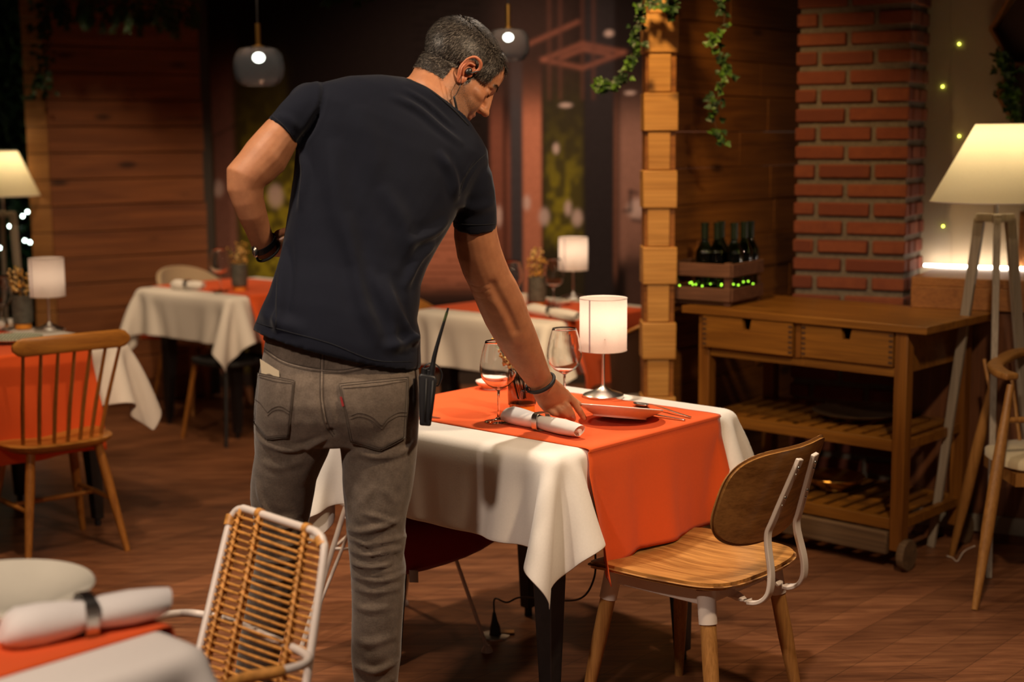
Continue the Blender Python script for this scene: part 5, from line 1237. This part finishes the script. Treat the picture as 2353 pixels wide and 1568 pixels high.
# creases: neck, elbow, knuckles, mouth and eyelid
cre = [([(1012, 178), (1016, 200), (1022, 222), (1028, 240)], .0022, -.0018), ([(1026, 200), (1030, 222), (1032, 245)], .002, -.0014), ([(1038, 202), (1040, 225), (1042, 250)], .002, -.0014), ([(1046, 205), (1047, 230)], .0018, -.001),
       ([(1083, 655), (1100, 660), (1120, 655)], .0022, -.0015), ([(1086, 668), (1104, 673), (1124, 666)], .0022, -.0016), ([(1095, 684), (1110, 688), (1126, 680)], .002, -.001), ([(1132, 655), (1150, 690), (1170, 725), (1185, 760)], .012, -.006), ([(1138, 700), (1160, 735), (1180, 790)], .012, .003)]
tot = np.zeros(len(co))
for pl, wd, amp in cre:
    P3 = [hit(bvb, x, y)[0] for x, y in pl]; P3 = [p for p in P3 if p is not None]
    if len(P3) > 1: tot += amp*np.exp(-(seg_dist(co, [tuple(p) for p in P3])/wd)**2)
mo_ = seg_dist(hl, [(.097, -.020, -.058), (.100, 0, -.0575), (.097, .020, -.058)]); tot -= .003*np.exp(-(mo_/.003)**2)
for s in (-1, 1):
    d_ = seg_dist(hl, [(.082, s*.020, .003), (.084, s*.032, .000), (.078, s*.043, .001)]); tot -= .0022*np.exp(-(d_/.0022)**2)
    d_ = np.linalg.norm(hl-np.array([.104, s*.008, -.0385]), axis=1); tot -= .004*np.exp(-(d_/.0045)**2)
co = co+no*tot[:, None]; set_co(body_me, co)
# skin tone: beard shadow, lips, redder ears and knuckles (the skin's own colours)
beard = np.zeros(len(co)); x, y, z = hl.T
jaw = (z < -.030-.25*(x-.05)*(x > .05))*(z > -.13)*(x > -.012)*(x < .13); soft = 1/(1+np.exp((z+.034-.30*np.maximum(0, .02-x))/.006)); soft *= 1/(1+np.exp(-(x+.005)/.005))*(np.linalg.norm(hl, axis=1) < .17)
sideb = np.exp(-((x-.012)/.012)**2)*(z < .012)*(z > -.05)*(np.abs(y) > .045)
nose = np.exp(-(np.linalg.norm(hl-np.array([.105, 0, -.026]), axis=1)/.022)**4)
beard = np.clip(soft+sideb*.8, 0, 1)*(1-nose)
lip = np.exp(-((z+.058)/.009)**2)*(x > .080)*(np.abs(y) < .021)
brow = np.exp(-(np.minimum(seg_dist(hl, [(.096, -.010, .024), (.090, -.028, .031), (.074, -.048, .026)]), seg_dist(hl, [(.096, .010, .024), (.090, .028, .031), (.074, .048, .026)]))/.0060)**2)
at_ = body_me.color_attributes.new('skin_mask', 'FLOAT_COLOR', 'POINT'); at_.data.foreach_set('color', np.stack([beard, lip*(1-beard*.5), brow, np.ones(len(co))], 1).ravel().astype(np.float32))
t = NT('skin'); a = t.add('ShaderNodeAttribute', attribute_name='skin_mask'); sp_ = t.add('ShaderNodeSeparateColor'); t.l(a.outputs['Color'], sp_.inputs[0])
n1 = t.noise(t.coord(), 30, 5, .6); n2 = t.noise(t.coord(), 420, 2, .6); c = t.ramp(n1, [(.3, (.36, .145, .068)), (.7, (.47, .205, .098))])
mm = t.add('ShaderNodeMath', operation='MULTIPLY'); t.l(sp_.outputs[0], mm.inputs[0]); t.l(t.ramp(n2, [(.35, (.35, .35, .35)), (.6, (.85, .85, .85))]), mm.inputs[1])
c = t.mixc(mm.outputs[0], c, (.10, .062, .042)); c = t.mixc(sp_.outputs[1], c, (.36, .12, .08)); c = t.mixc(sp_.outputs[2], c, (.03, .018, .012))
t.base(c); t.b.inputs['Roughness'].default_value = .56; t.b.inputs['Subsurface Weight'].default_value = .12; t.b.inputs['Subsurface Radius'].default_value = (.012, .005, .003); t.b.inputs['Specular IOR Level'].default_value = .4
t.bump(n2, .15, .0006); M['skin'] = t.m
body_me.shade_smooth()
MAN = obj('person', body_me, M['skin'])
tag(MAN, 'man in navy t-shirt and grey jeans leaning over the table to set down a plate', 'person')
if nl_ is not None:
    nx_ = (at_y(1322, 972, nl_.y)-at_y(1312, 945, nl_.y)).normalized(); ny_ = nx_.cross(nn_).normalized(); nr_ = Matrix((ny_, nx_, nn_)).transposed()
    obj('fingernail', ball(nl_+nn_*.0004, (.0052, .0080, .0012), 14, 8, nr_), plain('nail', (.34, .12, .08), .25), MAN, smooth='all')
obj('jeans', jeans_me, M['denim'], MAN, smooth='all')
# ears
def ear(s):
    P_ = lambda a, b, c: hp(a, s*b, c)
    hel = smooth_path([P_(.013, .076, .006), P_(.014, .082, .022), P_(.004, .088, .032), P_(-.014, .091, .030), P_(-.024, .090, .012), P_(-.022, .087, -.010), P_(-.012, .081, -.026), P_(-.001, .077, -.034), P_(.006, .075, -.028), P_(.008, .074, -.016)], 5)
    plate_ = [[p.lerp(P_(-.004, .078, 0), k)+(HM @ Vector((0, -s*.004*k, 0))) for p in hel] for k in (0, .35, .7, 1)]
    m = [tube(hel, [.0036+.0012*math.sin(i*.2) for i in range(len(hel))], 10), merge([tube(smooth_path([P_(.002, .082, .018), P_(-.012, .084, .012), P_(-.014, .083, -.006), P_(-.004, .078, -.018)], 4), .0036, 8)]),
         ball(P_(.001, .076, -.026), (.008*HS, .005*HS, .009*HS), 14, 10, HM), ball(P_(.010, .074, -.004), (.005, .006, .008), 12, 8, HM), ball(P_(-.006, .0735, .002), (.019*HS, .006*HS, .027*HS), 20, 12, HM)]
    return m
ear_me = remesh(ear(-1), .0016, 3); obj('ear', ear_me, plain('ear_skin', (.48, .16, .08), .5, Subsurface_Weight=.15), MAN, smooth='all')
ear_me2 = remesh(ear(1), .0025, 3); obj('ear', ear_me2, plain('ear_skin_far', (.56, .20, .105), .5), MAN, smooth='all')
# hair: a close shell plus thousands of short strands
hc = np.array(HO); Hn = np.array(HM)
def scalp(p):                                   # p in head coordinates: amount of hair
    x, y, z = p; ay = abs(y)
    if z < -.075 or x > .095: return 0
    line = .072+.012*math.cos(ay*30) - .25*max(0, .05-z)*(ay < .05)
    if z > .085: f = x < .052+.02*(ay > .03)
    elif z > .02: f = x < (.060 if ay > .035 else .075)-.10*(.085-z)*(ay > .03)+.0
    elif z > -.02: f = x < .026-.3*(.02-z)*.5 and (x < -.022 or z > .0 or x > .008 and z > -.02)
    else: f = x < -.035-.45*(-.02-z)+.0
    if z <= .02 and -.03 < x < .012 and ay > .06 and z < .018: f = f and (x > .012 or x < -.03)
    back = x < -.03 and z < -.02
    if back: f = z > -.072+.25*max(0, x+.09)
    return 1.0 if f else 0.0
hv = []; hf = []; rng = np.random.RandomState(12); shv = []
cnt = 0
def ray_head(d):
    o_ = Vector(HO)+HM @ Vector((-.01, 0, .03)); dd = (HM @ Vector(d)).normalized()
    h = bvb.ray_cast(o_+dd*.2, -dd)
    return h
N_TRY = 52000
for i in range(N_TRY):
    d = rng.normal(size=3); d /= np.linalg.norm(d)
    if d[2] < -.85 or d[0] > .95: continue
    h = ray_head(d)
    if h[0] is None: continue
    lp = (np.array(h[0])-hc) @ Hn/HS
    if np.linalg.norm(lp) > .16 or not scalp(lp): continue
    thin = (lp[2] > .118) and (-.075 < lp[0] < .03) and abs(lp[1]) < .035
    if thin and rng.rand() < .3: continue
    nrm = h[1]; fl_ = HM @ Vector((-.15+(.5 if lp[0] > .02 else 0)*0, .0, -.9)) if lp[2] < .09 else HM @ Vector((.5, -.1 if lp[1] < 0 else .1, -.1))
    side = Vector(rng.normal(size=3))*.28
    g = (fl_+side-nrm*(fl_+side).dot(nrm))
    if g.length < 1e-4: continue
    g.normalize(); Ln = (.016 if lp[2] > .02 else .011)*rng.uniform(.7, 1.35)*(.65 if lp[2] < -.035 else 1)
    wv_ = g.cross(nrm).normalized()*.00050; p0 = h[0]-nrm*.0005; p1 = h[0]+nrm*(.0022+Ln*.20)+g*Ln*.5; p2 = h[0]+nrm*(.0025+Ln*.24)+g*Ln
    b0_ = len(hv); hv += [tuple(p0-wv_), tuple(p0+wv_), tuple(p1-wv_*.8), tuple(p1+wv_*.8), tuple(p2)]; hf += [(b0_, b0_+1, b0_+3, b0_+2), (b0_+2, b0_+3, b0_+4)]
hair_m = NT('greying_hair'); g_ = hair_m.add('ShaderNodeNewGeometry'); hair_m.base(hair_m.ramp(g_.outputs['Random Per Island'], [(0, (.012, .009, .008)), (.55, (.028, .021, .017)), (.78, (.09, .075, .062)), (1, (.30, .26, .22))])); hair_m.b.inputs['Roughness'].default_value = .45
hm_ = bpy.data.meshes.new('hair'); hm_.from_pydata(hv, [], hf); hm_.update()
hair = obj('hair', hm_, hair_m.m, MAN)
# under-layer: the scalp faces pushed out a little
sv = {}; sf = []; 
inside = (np.linalg.norm(hl, axis=1) < .16)
msk = np.zeros(len(co), bool)
for i in np.nonzero(inside)[0]:
    l_ = hl[i]
    if scalp(l_) : msk[i] = True
_, no = mesh_arrays(body_me)
for p in body_me.polygons:
    vv = p.vertices
    if all(msk[i] for i in vv):
        sf.append([sv.setdefault(i, len(sv)) for i in vv])
keys = list(sv.keys()); rr_ = np.array(keys, dtype=int)
shellv = co[rr_]+no[rr_]*(.0012+.0007*vnoise(co[rr_], 300, 5)[:, None])
sm = bpy.data.meshes.new('hair_base'); sm.from_pydata(shellv.tolist(), [], sf); sm.update(); sm.shade_smooth()
obj('hair_base', sm, plain('hair_base', (.022, .016, .013), .6, noise=.4, nscale=200), hair)
# eyebrow and lash tufts
tv = []; tf = []
for s in (-1, 1):
    for k in range(110):
        u_ = rng.rand(); p = Vector((.094-.020*u_, s*(.010+.040*u_), .026+.006*math.sin(u_*3))); p = p+Vector(rng.normal(size=3)*.0012)
        q = p+Vector((.0006, s*.004, .001)); a_, b_ = hp(*p), hp(*q); w2 = Vector((0, 0, .0006)); i0 = len(tv); tv += [tuple(a_-w2), tuple(a_+w2), tuple(b_)]; tf.append((i0, i0+1, i0+2))
    for k in range(26):
        u_ = k/25; p = Vector((.0835-.006*u_, s*(.020+.024*u_), .001)); q = p+Vector((.004, s*.001, -.004)); a_, b_ = hp(*p), hp(*q); w2 = (HM @ Vector((0, .0006, 0))); i0 = len(tv); tv += [tuple(a_-w2), tuple(a_+w2), tuple(b_)]; tf.append((i0, i0+1, i0+2))
bm_ = bpy.data.meshes.new('eyebrows'); bm_.from_pydata(tv, [], tf); bm_.update(); obj('eyebrows', bm_, plain('brow_hair', (.012, .009, .007), .7), MAN)

# --- t-shirt
sh_r = [ering((584, 752), (967, 846), HIPY+.01, .150, (.05, 0, 1), e=.85, n=44), ering((594, 728), (966, 806), HIPY+.012, .150, (.06, .02, 1), e=.85, n=44), ering((603, 705), (966, 772), HIPY+.015, .146, (.1, .04, 1), e=.85, n=44), ering((620, 670), (958, 738), HIPY+.02, .142, (.12, .06, 1), e=.85, n=44),
        ering((632, 630), (964, 700), HIPY+.03, .138, SP, e=.85, YR=HIPY+.04, n=44), ering((643, 590), (967, 655), HIPY+.045, .136, SP, e=.85, YR=HIPY+.06, n=44), ering((652, 540), (980, 618), HIPY+.055, .137, SP, e=.85, YR=HIPY+.08, n=44), ering((662, 485), (1002, 578), HIPY+.065, .140, SP, e=.85, YR=HIPY+.10, n=44),
        ering((670, 430), (1026, 536), HIPY+.07, .142, SP, e=.85, YR=HIPY+.13, n=44), ering((677, 372), (1050, 490), HIPY+.075, .142, SP, e=.85, YR=HIPY+.16, n=44), ering((682, 320), (1080, 450), HIPY+.075, .136, SP, e=.85, YR=HIPY+.18, n=44), ering((694, 268), (1104, 412), HIPY+.075, .125, SP, e=.85, YR=HIPY+.19, n=44),
        ering((712, 222), (1119, 374), HIPY+.075, .108, SP, e=.85, YR=HIPY+.195, n=44), ering((742, 190), (1118, 348), HIPY+.085, .092, SP, e=.9, YR=HIPY+.195, n=44), ering((800, 175), (1106, 326), HIPY+.10, .082, SP, e=.9, YR=HIPY+.195, n=44), ering((868, 172), (1092, 306), HIPY+.125, .078, SP, e=.95, YR=HIPY+.195, n=44), ering((925, 178), (1082, 290), 3.51, .080, SP, YR=3.55, n=44)]
lsl = limb([(760, 290, 745, 180, 3.44, .9), (735, 310, 712, 186, 3.435, .95), (712, 322, 684, 204, 3.42, 1.0), (695, 330, 655, 230, 3.41, 1.02), (684, 335, 632, 256, 3.40, 1.04), (680, 340, 615, 272, 3.395, 1.05)], 30)
rsl = limb([(1035, 400, 1110, 350, 3.53, 1.0), (1035, 430, 1128, 384, 3.535, 1.02), (1038, 460, 1136, 420, 3.54, 1.04), (1040, 490, 1140, 462, 3.55, 1.06), (1040, 512, 1142, 500, 3.56, 1.08), (1040, 524, 1142, 524, 3.565, 1.08)], 30)
shirt_me = remesh([loft(sh_r), lsl, rsl, ball(at_y(714, 248, 3.45), .060, 20, 14), ball(at_y(742, 262, 3.46), .074, 20, 14)], .0058, 5, .5)
SF = [([(765, 330), (770, 420), (785, 520), (800, 600)], 0.0225, 0.0095), ([(800, 500), (815, 600), (835, 700), (870, 790)], 0.0163, 0.0114), ([(880, 640), (905, 700), (930, 750), (958, 790)], 0.0150, 0.0153), ([(850, 620), (880, 690), (905, 750), (910, 810)], 0.0125, 0.0095),
      ([(1010, 350), (1040, 400), (1050, 460)], 0.0125, 0.0114), ([(900, 220), (960, 250), (1020, 300), (1060, 330)], 0.0088, 0.0077), ([(930, 205), (985, 240), (1040, 290)], 0.0063, 0.0056), ([(1000, 560), (960, 600), (930, 660)], 0.0125, 0.0114), ([(1030, 510), (990, 540), (940, 560)], 0.0125, 0.0095),
      ([(655, 560), (650, 640), (640, 720), (636, 760)], 0.0125, 0.0135), ([(690, 340), (700, 400), (690, 480)], 0.0125, 0.0095), ([(683, 330), (712, 300), (730, 260)], 0.0088, -0.0077), ([(745, 200), (740, 240), (720, 290)], 0.0063, -0.0056), ([(1122, 348), (1095, 370), (1075, 405), (1060, 440)], 0.0044, -0.0056),
      ([(960, 770), (930, 790), (880, 800)], 0.0125, 0.0095), ([(600, 720), (640, 740), (700, 760)], 0.0150, 0.0077), ([(1050, 470), (1090, 480), (1135, 470)], 0.0125, 0.0056), ([(640, 262), (670, 280), (690, 300)], 0.0100, 0.0056), ([(880, 430), (930, 520), (950, 610)], 0.0187, 0.0077), ([(820, 250), (850, 330), (870, 420)], 0.0312, 0.0077)]
folds(shirt_me, SF, lambda c: .0022*vnoise(c, 22, 3)+.0008*vnoise(c, 70, 4))
SHIRT = obj('t_shirt', shirt_me, M['shirt'], MAN, smooth='all')
bvs = bvh_of(shirt_me); bvj = bvh_of(jeans_me)
def onsurf(bv, pl, k=6, lift=.001):
    out = []
    P2 = smooth_path([Vector((x_, y_, 0)) for x_, y_ in pl], k)
    for q in P2:
        h, n_ = hit(bv, q.x, q.y)
        if h is not None: out.append(h+n_*lift)
    return out
def seam(name, bv, pls, r, mat, parent, k=6, lift=.0006):
    s_ = [tube(onsurf(bv, pl, k, lift), r, 6) for pl in pls if len(onsurf(bv, pl, k, lift)) > 2]
    return obj(name, s_, mat, parent, smooth='all')
M['shirtseam'] = plain('navy_rib', (.006, .007, .011), .9)
seam('collar', bvs, [[(934, 182), (985, 205), (1035, 245), (1076, 288)]], .0028, M['shirtseam'], SHIRT, 8, .0)
seam('shoulder_seam', bvs, [[(1121, 349), (1090, 378), (1068, 410), (1055, 450)], [(640, 600), (636, 660), (634, 757)]], .0012, M['shirtseam'], SHIRT)
seam('sleeve_hem', bvs, [[(1044, 514), (1090, 517), (1138, 515)], [(626, 266), (655, 292), (680, 325)]], .0010, M['shirtseam'], SHIRT)
seam('bottom_hem', bvs, [[(590, 742), (660, 762), (760, 790), (860, 828), (960, 832)]], .0010, M['shirtseam'], SHIRT)
# pockets, yoke, stitches, belt
def patch(poly, bv, lift, th, nu=14):
    """raised cloth patch: poly = 4 corners (tl,tr,br,bl) with a pointed bottom"""
    tl, tr, br_, bp_, bl_ = [np.array(p, float) for p in poly]; rows = []
    for i in range(nu+1):
        v_ = i/nu; row = []
        for j in range(nu+1):
            u_ = j/nu; top_ = tl+(tr-tl)*u_
            bot_ = (bl_+(bp_-bl_)*(u_*2)) if u_ < .5 else (bp_+(br_-bp_)*((u_-.5)*2)); q = top_+(bot_-top_)*v_
            h, n_ = hit(bv, *q)
            if h is None: h, n_ = row[-1] if row else (at_y(*q, HIPY-.1), Vector((0, -1, 0)))
            row.append((h, n_))
        rows.append(row)
    v = [tuple(h+n_*lift) for r_ in rows for h, n_ in r_]; k = nu+1
    f = [(i*k+j, i*k+j+1, (i+1)*k+j+1, (i+1)*k+j) for i in range(nu) for j in range(nu)]
    return v, f
JEANS = [c_ for c_ in MAN.children if c_.name.startswith('jeans')][0]
PR = [(779, 884), (936, 868), (929, 1006), (875, 1036), (806, 1014)]; PL = [(597, 858), (678, 876), (664, 1004), (614, 1010), (587, 972)]
for pol in (PL, PR):
    pk_ = obj('pocket', patch(pol, bvj, .0028, 0), M['denim'], JEANS, smooth='all', solid=.003)
    ins = lambda p, k: tuple(np.array(p)+(np.mean(pol, 0)-np.array(p))*k)
    lines = []
    for k in (.0, .055): q = [ins(p, k) for p in pol]; lines += [[q[a], q[b]] for a, b in ((0, 1), (1, 2), (2, 3), (3, 4), (4, 0))]
    seam('pocket_stitching', bvj, [[a, tuple((np.array(a)+np.array(b))/2), b] for a, b in lines], .0007, M['stitch'], pk_, 8, .0048)
    seam('pocket_hem', bvj, [[ins(pol[0], .12), tuple((np.array(ins(pol[0], .12))+np.array(ins(pol[1], .12)))/2+np.array((0, 2))), ins(pol[1], .10)]], .0008, M['stitch'], pk_, 8, .0048)
    if pol is PR: arc = [[(806, 954), (828, 948), (855, 958), (876, 977)], [(876, 977), (890, 960), (912, 948), (934, 948)], [(806, 962), (828, 956), (855, 966), (876, 985)], [(876, 985), (890, 968), (912, 956), (932, 956)]]
    else: arc = [[(618, 948), (632, 936), (650, 934), (668, 945)], [(589, 918), (600, 925), (612, 940), (616, 946)], [(618, 955), (632, 943), (650, 941), (666, 951)]]
    seam('arched_stitching', bvj, arc, .0008, M['stitch'], pk_, 8, .0048)
rt_ = hit(bvj, 784, 921)[0]; obj('red_tab', bar(rt_+Vector((0, -.006, .010)), rt_+Vector((.005, -.007, -.012)), .005, .0022, up=(0, 1, 0)), plain('red_tab', (.25, .012, .012), .7), JEANS)
seam('yoke_seam', bvj, [[(607, 800), (650, 828), (700, 842), (740, 848)], [(740, 850), (790, 850), (850, 838), (900, 834)], [(607, 808), (650, 836), (700, 850), (740, 856)], [(740, 858), (790, 858), (850, 846), (900, 842)]], .0009, M['stitch'], JEANS, 8)
seam('centre_seam', bvj, [[(738, 800), (736, 850), (736, 920), (746, 975), (765, 1004)], [(746, 800), (744, 850), (744, 920), (753, 972), (768, 998)]], .0009, M['stitch'], JEANS, 8)
seam('raised_seam', bvj, [[(607, 804), (650, 832), (700, 846), (740, 852), (790, 854), (850, 842), (900, 838)], [(742, 800), (740, 850), (740, 920), (750, 974)]], .0019, M['denimlight'], JEANS, 8, .0)
seam('belt_loop', bvj, [[(735, 797), (734, 808)], [(742, 797), (741, 812)]], .002, M['denimlight'], JEANS, 8)
belt_r = [ering((612, 752), (955, 786), HIPY+.015, .124, (0, 0, 1), e=.85, n=48), ering((609, 776), (958, 810), HIPY+.015, .127, (0, 0, 1), e=.85, n=48)]
obj('belt', loft(belt_r, cap=False), plain('brown_leather_belt', (.05, .03, .018), .55, noise=.3), MAN, smooth=60, solid=.004)
def inseam(cen, wd): pass
# watch, bracelets, ear piece
def band_round(p1, p2, Y, dr, r, mat, name, parent, flat=None, ax=None, k=.75):
    a0, a1 = at_y(*p1, Y), at_y(*p2, Y); c = (a0+a1)/2; a = (a1-a0)/2*dr; T = Vector(ax).normalized(); b = T.cross(a.normalized())*a.length*k
    pth = [c+a*math.cos(2*math.pi*i/36)+b*math.sin(2*math.pi*i/36) for i in range(36)]
    return obj(name, tube(pth, r, 10, closed=True, flat=flat, up=T), mat, parent, smooth='all' if not flat else None)
axL = at_y(632, 600, 3.44)-at_y(585, 500, 3.36)
wt = band_round((630, 547), (584, 576), 3.415, 1.12, 1, M['black'], 'wristwatch', MAN, flat=(.003, .016), ax=at_y(615, 590, 3.44)-at_y(590, 520, 3.38))
obj('watch_case', ball(at_y(587, 577, 3.40), (.008, .016, .016)), M['steel'], wt, smooth='all')
band_round((638, 566), (594, 594), 3.435, 1.12, .0035, M['blackmatte'], 'bracelet', MAN, ax=at_y(615, 590, 3.44)-at_y(590, 520, 3.38))
axr = at_y(1245, 880, 3.81)-at_y(1200, 800, 3.74)
br1 = band_round((1213, 893), (1270, 866), 3.803, 1.10, .0042, M['blackmatte'], 'bracelet', MAN, ax=axr, k=.78)
band_round((1216, 897), (1272, 870), 3.805, 1.08, .0022, M['black'], 'bracelet', MAN, ax=axr, k=.78)
kb = at_y(1212, 896, 3.79); obj('knot', [tube(smooth_path([kb+Vector((.008*math.cos(a), -.002, .008*math.sin(a))) for a in np.linspace(0, 6.28, 8)], 3), .0009, 5), tube(smooth_path([kb, kb+Vector((-.008, 0, -.004)), kb+Vector((-.016, 0, -.003)), kb+Vector((-.020, 0, -.008))], 3), .0009, 5)], M['black'], br1)
ep = thing('earpiece', 'black security earpiece with thin lead in the man\'s ear', 'earpiece', hp(.0, -.082, -.002)); eo = ep.location
obj('bud', [ball(hp(.0, -.082, -.002)-eo, (.008, .006, .010), 12, 8, HM)], M['black'], ep, smooth='all')
obj('hook', tube([p-eo for p in smooth_path([hp(.004, -.086, -.004), hp(.012, -.084, .008), hp(.018, -.080, .018), hp(.016, -.078, .026)], 4)], .0018, 6), M['black'], ep, smooth='all')
cabp = [hp(-.005, -.080, -.022)]+[at_y(1058, 195, 3.475), at_y(1050, 214, 3.475), at_y(1044, 222, 3.475)]
obj('cable', tube([p-eo for p in smooth_path(cabp, 5)], .0010, 6), M['black'], ep, smooth='all')
obj('microphone', tube([p-eo for p in smooth_path([at_y(1043, 221, 3.472), at_y(1046, 235, 3.472), at_y(1051, 256, 3.475)], 4)], .0028, 8), M['black'], ep, smooth='all')
# walkie-talkie on the right hip, card in the left pocket
wk = at_y(982, 920, 3.30); wt_ = thing('walkie_talkie', 'black walkie-talkie with long antenna clipped on the man\'s right hip', 'radio', wk)
def wp_(x, y, Y=3.30): return at_y(x, y, Y)-wk
obj('body', loft([[wp_(964, 978, 3.26), wp_(990, 980, 3.26), wp_(990, 980, 3.32), wp_(964, 978, 3.32)], [wp_(963, 940, 3.262), wp_(996, 940, 3.262), wp_(996, 940, 3.322), wp_(963, 940, 3.322)], [wp_(962, 866, 3.27), wp_(1004, 874, 3.27), wp_(1004, 874, 3.325), wp_(962, 866, 3.325)], [wp_(966, 858, 3.272), wp_(1000, 864, 3.272), wp_(1000, 864, 3.32), wp_(966, 858, 3.32)]]), M['black'], wt_, bevel=.004)
obj('ridge', [tube([wp_(995, 875, 3.268), wp_(988, 965, 3.258)], .0025, 6), tube([wp_(980, 870, 3.268), wp_(976, 970, 3.258)], .002, 6)], M['blackmatte'], wt_, smooth='all')
ant = smooth_path([wp_(991, 868, 3.295), wp_(996, 830, 3.295), wp_(1003, 800, 3.295), wp_(1013, 765, 3.295), wp_(1022, 735, 3.295), wp_(1030, 708, 3.295)], 5)
obj('antenna', tube(ant, [.0075]*4+[.0060-.0035*i/(len(ant)-5) for i in range(len(ant)-4)], 12), M['black'], wt_, smooth=50)
obj('antenna_band', tube([wp_(1020, 741, 3.295), wp_(1027, 718, 3.295)], .0034, 10), plain('olive_band', (.05, .07, .02), .5), wt_, smooth=50)
obj('knob', [tube([wp_(973, 866, 3.295), wp_(976, 846, 3.295)], .0075, 12), tube([wp_(984, 866, 3.295), wp_(986, 850, 3.295)], .006, 12)], M['black'], wt_, bevel=.001)
cl = smooth_path([wp_(970, 852, 3.30), wp_(980, 838, 3.30), wp_(998, 836, 3.30), wp_(1012, 850, 3.30), wp_(1016, 866, 3.30), wp_(1008, 885, 3.30), wp_(1000, 886, 3.30)], 6)
obj('coiled_lead', tube(cl, .0018, 8), M['black'], wt_, smooth='all'); obj('lead_loops', [tube([wp_(974+k*5, 852-3*k, 3.30)+Vector((.006*math.cos(a), .006*math.sin(a), 0)) for a in np.linspace(0, 6.1, 12)], .0015, 6) for k in range(3)], M['black'], wt_, smooth='all')
h1 = [hit(bvj, x_, y_) for x_, y_ in ((603, 858), (644, 868))]
h1 = [(a_ if a_ is not None else at_y(620, 860, HIPY-.13), b_) for a_, b_ in h1]
A_, B_ = h1[0][0]+Vector((0, -.006, 0)), h1[1][0]+Vector((0, -.005, 0)); up_ = Vector((-.005, .006, .034)); dn_ = Vector((0, 0, -.02))
cd_ = obj('pocket_card', loft([[A_+dn_, B_+dn_, B_+dn_+Vector((0, .002, 0)), A_+dn_+Vector((0, .002, 0))], [A_+up_, B_+up_*.45, B_+up_*.45+Vector((0, .002, 0)), A_+up_+Vector((0, .002, 0))]]), M['paper']); tag(cd_, 'beige card sticking out of the man\'s left back pocket', 'card')
# shoes
for q, rz_ in ((at_z(572, 1760, 0.06), 8), (at_z(868, 1815, 0.06), -6)):
    q = Vector((sum((Vector(p).x for p in (lleg if q.x < -.45 else rleg)[-1]))/36, sum((Vector(p).y for p in (lleg if q.x < -.45 else rleg)[-1]))/36, 0))
    Rz = Matrix.Rotation(R(rz_), 4, 'Z'); 
    secs = [(-.085, .030, .07), (-.07, .036, .085), (-.02, .040, .10), (.04, .043, .085), (.10, .047, .060), (.16, .044, .045), (.19, .028, .035)]
    rr2 = []
    for y_, w_, h_ in secs:
        rr2.append([q+(Rz @ Vector((w_*math.copysign(abs(math.cos(2*math.pi*k/20))**.7, math.cos(2*math.pi*k/20)), y_, max(.004, h_/2+h_/2*math.copysign(abs(math.sin(2*math.pi*k/20))**.7, math.sin(2*math.pi*k/20)))))) for k in range(20)])
    obj('shoe', loft(rr2), M['blackmatte'], MAN, smooth=60)
